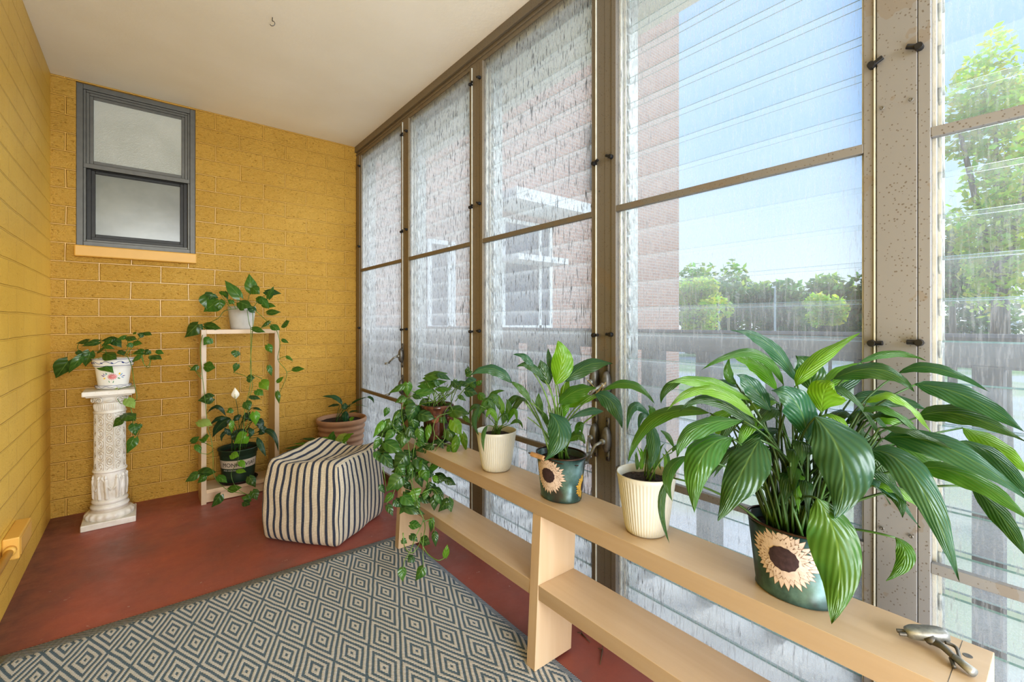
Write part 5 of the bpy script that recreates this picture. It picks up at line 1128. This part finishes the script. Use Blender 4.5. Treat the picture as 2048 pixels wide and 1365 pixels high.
M['dark_far'] = plain('dark window glass far', (.07, .085, .12), .15); M['white_far'] = plain('white trim far', (.75, .76, .76), .6)
opening(998, 1098, 0.95, 2.95); opening(1180, 1240, 3.9, 5.3); opening(850, 905, 0.95, 2.4)
m = MB(); m.box(4.7, 6.5, 5.7, 6.5, 3.10, 3.30); m.box(4.9, 6.1, 5.9, 6.5, 2.15, 2.25); m.build('awning', M['white_far'], bd)

def m_ground():
    m, nt, b = newmat('grass and asphalt ground'); v = objco(nt); n = noisen(nt, v, 0.09, 3)
    lk(nt, ramp(nt, n, [(0.44, (0.58, 0.57, 0.55)), (0.52, (0.50, 0.52, 0.33)), (0.62, (0.24, 0.36, 0.10))]), b.inputs['Base Color']); b.inputs['Roughness'].default_value = 0.95; return m
m = MB(); m.box(-60, 220, -120, 220, -3.3, -3.0); g = m.build('ground', m_ground()); tag(g, kind='structure')

def m_foliage(name, c0, c1):
    m, nt, b = newmat(name); a = node(nt, 'ShaderNodeAttribute', attribute_name='Col'); lk(nt, a.outputs['Color'], b.inputs['Base Color']); b.inputs['Roughness'].default_value = 0.6
    t = node(nt, 'ShaderNodeBsdfTranslucent'); lk(nt, mixc(nt, 1.0, a.outputs['Color'], (1.7, 1.6, .8), 'MULTIPLY'), t.inputs[0]); ms = node(nt, 'ShaderNodeMixShader'); ms.inputs[0].default_value = .45
    lk(nt, b.outputs[0], ms.inputs[1]); lk(nt, t.outputs[0], ms.inputs[2]); lk(nt, ms.outputs[0], nt.nodes['Material Output'].inputs[0]); return m
M['tree'] = m_foliage('tree leaves', 0, 0); M['bark'] = plain('grey brown bark', (.14, .11, .08), .9)
def tree(px, top, wpx, dist, label, colr, n, leafs, seed, bot=None, group='trees beyond the balcony railing', name='leafy_tree'):
    r = random.Random(seed); base = far(px, HY, dist); s = dist / F; R = wpx * s / 2; ztop = H - (top - HY) * s; zb = -3 + 0.06 * (ztop + 3) if bot is None else H - (bot - HY) * s
    t = thing(name, (base.x, base.y, -3), label, 'tree', group)
    m = MB(); m.tube([(base.x, base.y, -3), (base.x + .1, base.y, (zb + ztop) / 2)], 0.035 * (ztop + 3) * .6, 8, 0.08)
    blobs = []
    for k in range(15):
        a = r.uniform(0, 2 * PI); q = r.uniform(0, .72); zz = r.uniform(0.12, 0.86); blobs.append((Vector((base.x + R * q * math.cos(a), base.y + R * q * math.sin(a), zb + (ztop - zb) * zz)), R * r.uniform(.3, .5), (ztop - zb) * r.uniform(.16, .26)))
        if k < 6: m.tube([(base.x, base.y, zb), tuple(blobs[-1][0])], .09, 6, .03)
    m.build('trunk', M['bark'], t, smooth=True)
    fo = MB()
    for k in range(n):
        c_, rh, rv = r.choice(blobs); d = Vector((r.gauss(0, 1), r.gauss(0, 1), r.gauss(0, 1))).normalized() * (r.uniform(.55, 1.05))
        p = c_ + Vector((d.x * rh, d.y * rh, d.z * rv)); a = Vector((r.gauss(0, 1), r.gauss(0, 1), r.gauss(0, .5))).normalized(); b_ = a.cross(Vector((r.gauss(0, 1), r.gauss(0, 1), r.gauss(0, 1)))).normalized(); L_ = leafs * r.uniform(.6, 1.3)
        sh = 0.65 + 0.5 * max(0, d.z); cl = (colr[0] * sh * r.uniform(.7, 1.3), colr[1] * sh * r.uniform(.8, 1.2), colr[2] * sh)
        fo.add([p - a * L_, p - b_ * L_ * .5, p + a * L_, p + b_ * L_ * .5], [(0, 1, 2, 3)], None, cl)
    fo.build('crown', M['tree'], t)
g1 = (.13, .24, .10); g2 = (.24, .38, .11); g3 = (.46, .62, .07)
tree(1395, 553, 130, 24, 'bright yellow green tree beside the corner of the brick building', g3, 2600, .16, 1, bot=668)
tree(1500, 508, 150, 60, 'tallest rounded tree rising above the distant tree line', g2, 2200, .5, 2)
tree(1395, 532, 110, 70, 'small distant green tree just right of the brick building', g2, 1500, .5, 3)
tree(1450, 560, 190, 52, 'dark green tree behind the bright tree by the brick building', g1, 2200, .45, 4)
tree(1560, 566, 170, 50, 'dark green tree in the middle of the distant tree line', g1, 2200, .45, 5)
tree(1640, 552, 150, 58, 'green tree left of the wide window post in the tree line', g2, 2200, .5, 6)
tree(1660, 590, 110, 34, 'low yellow green bushy tree left of the wide window post', g3, 2200, .22, 7, bot=672)
tree(1740, 535, 170, 54, 'distant tree partly hidden behind the wide window post', g1, 2000, .45, 8)
tree(2000, 40, 250, 9, 'tall near tree with bright leaves outside the rightmost window', g3, 5200, .085, 9, bot=600)
tree(1905, 410, 150, 26, 'mid green tree left of the near tree outside the rightmost window', g2, 3000, .2, 10, bot=600)
tree(1985, 470, 260, 44, 'wide distant trees behind the near tree in the rightmost window', g1, 3000, .4, 12)
for i, (px, top, d, lab) in enumerate(((1457, 592, 40, 'tan wooden utility pole before the bright tree'), (1550, 572, 46, 'pale metal lamp post in front of the dark middle tree'), (1438, 600, 44, 'thin grey post left of the tan utility pole'))):
    b0 = far(px, HY, d); t = thing('utility_pole', (b0.x, b0.y, -3), lab, 'pole'); m = MB(); ztop = H - (top - HY) * d / F; m.tube([(b0.x, b0.y, -3), (b0.x, b0.y, ztop)], .13 if i < 2 else .08, 10, .09); m.build('pole', plain('pole %d' % i, ((.38, .30, .18), (.55, .56, .58), (.5, .52, .55))[i], .7), t)
    m = MB(); m.box(b0.x - .8, b0.x + .1, b0.y - .05, b0.y + .05, ztop - .25, ztop - .12); m.build('crossarm', M['bark'] if i == 0 else M['white_far'], t)
# car park beyond the right window
def car(px, dist, colr, label):
    b0 = far(px, HY, dist); b0.z = -3; t = thing('parked_car', tuple(b0), label, 'car', 'cars in the car park'); rt = Vector((cc, -ss, 0)); fw = Vector((ss, cc, 0))
    def P_(u, v, z): return b0 + rt * u + fw * v + Vector((0, 0, z))
    m = MB(); prof = [(-2.1, .35), (-2.15, .8), (-1.2, .95), (-.7, 1.42), (.7, 1.45), (1.4, 1.0), (2.1, .85), (2.15, .35)]; k = len(prof)
    m.add([P_(u, -.85, z) for u, z in prof] + [P_(u, .85, z) for u, z in prof], [tuple(range(k)), tuple(range(k, 2 * k))[::-1]] + [(i, (i + 1) % k, k + (i + 1) % k, k + i) for i in range(k)]); m.build('body', plain('car paint ' + label[:8], colr, .25), t)
    m = MB(); m.add([P_(u, -.87, z) for u, z in [(-1.0, .98), (-.62, 1.34), (.62, 1.36), (1.15, 1.0)]], [(0, 1, 2, 3)]); m.build('side_window', M['dark_far'], t)
    for u in (-1.3, 1.3):
        m = MB(); m.tube([P_(u, -.9, .33), P_(u, .9, .33)], .33, 14); m.build('wheel', M['black_clip'], t)
for px, d, c_, lab in ((1972, 78, (.55, .05, .06), 'red car parked beyond the balcony railing'), (2020, 70, (.7, .7, .72), 'silver car parked to the right of the red car'), (1935, 84, (.75, .74, .7), 'white car parked to the left of the red car'), (1885, 82, (.10, .12, .16), 'dark car parked nearest the wide window post')): car(px, d, c_, lab)
b0 = far(1925, HY, 100); hb = thing('white_storefront', (b0.x, b0.y, -3), 'low white shop building beyond the car park', 'building')
rt = Vector((cc, -ss, 0)); fw = Vector((ss, cc, 0)); mt_ = Matrix(((rt.x, fw.x, 0, b0.x), (rt.y, fw.y, 0, b0.y), (0, 0, 1, 0), (0, 0, 0, 1)))
m = MB(); m.box(-9, 12, 0, 6, -3, 0.4, mat=mt_); m.build('wall', M['white_far'], hb); m = MB(); m.box(-9.5, 12.5, -.6, 6.4, .4, 1.3, mat=mt_); m.build('roof', plain('white roof', (.8, .8, .8), .7), hb)
for k in range(6): m = MB(); m.box(-8 + k * 3.3, -6.2 + k * 3.3, -.06, 0, -2.6, -.4, mat=mt_); m.build('window', M['dark_far'], hb)

# ------------------------------------------------------------------ light
w = bpy.data.worlds.new('World'); scene.world = w; w.use_nodes = True; nt = w.node_tree; bg = nt.nodes['Background']
tc = node(nt, 'ShaderNodeTexCoord'); sp = node(nt, 'ShaderNodeSeparateXYZ'); lk(nt, tc.outputs['Generated'], sp.inputs[0])
lk(nt, ramp(nt, sp.outputs[2], [(0.0, (0.80, 0.88, 0.97)), (0.10, (0.66, 0.80, 0.97)), (0.35, (0.36, 0.58, 0.92)), (0.75, (0.24, 0.46, 0.86))]), bg.inputs['Color']); bg.inputs['Strength'].default_value = 1.15
def light(name, kind, loc, rot, energy, colr, **k):
    d = bpy.data.lights.new(name, kind); d.energy = energy; d.color = colr
    for a, b_ in k.items(): setattr(d, a, b_)
    o = bpy.data.objects.new(name, d); C.objects.link(o); o.location = loc; o.rotation_euler = rot; return o
def aim(d): return Vector(d).to_track_quat('-Z', 'Y').to_euler()
light('hazy_sun', 'SUN', (5, 0, 6), aim((-0.80, 0.30, -0.42)), 4.4, (0.97, 0.985, 1.0), angle=math.radians(50))
light('rear_fill', 'AREA', (0.2, -3.6, 1.9), aim((0.03, 1.0, -0.12)), 235, (0.90, 0.955, 1.0), shape='RECTANGLE', size=2.0, size_y=1.6)  # soft fill added behind the camera to brighten the room
light('bounce_fill', 'AREA', (0.3, -0.9, 0.35), aim((0.0, 0.8, 0.8)), 42, (0.95, 0.97, 1.0), shape='RECTANGLE', size=1.2, size_y=0.8)  # added upward fill imitating bounced light, lifts the ceiling

# ------------------------------------------------------------------ camera
cd = bpy.data.cameras.new('camera'); cam = bpy.data.objects.new('camera', cd); C.objects.link(cam); scene.camera = cam
cd.sensor_width = 36; cd.lens = F / 2048 * 36; cd.shift_y = -(682.5 - HY) / 2048; cd.clip_start = 0.02; cd.clip_end = 500
cam.location = EYE; cam.rotation_euler = (math.radians(90), 0, -YAW)
scene.view_settings.view_transform = 'Standard'; scene.view_settings.look = 'Medium High Contrast'; scene.view_settings.exposure = -0.13
scene.cycles.max_bounces = 7; scene.cycles.diffuse_bounces = 4; scene.cycles.transparent_max_bounces = 28; scene.cycles.sample_clamp_indirect = 6; scene.cycles.caustics_reflective = False; scene.cycles.caustics_refractive = False
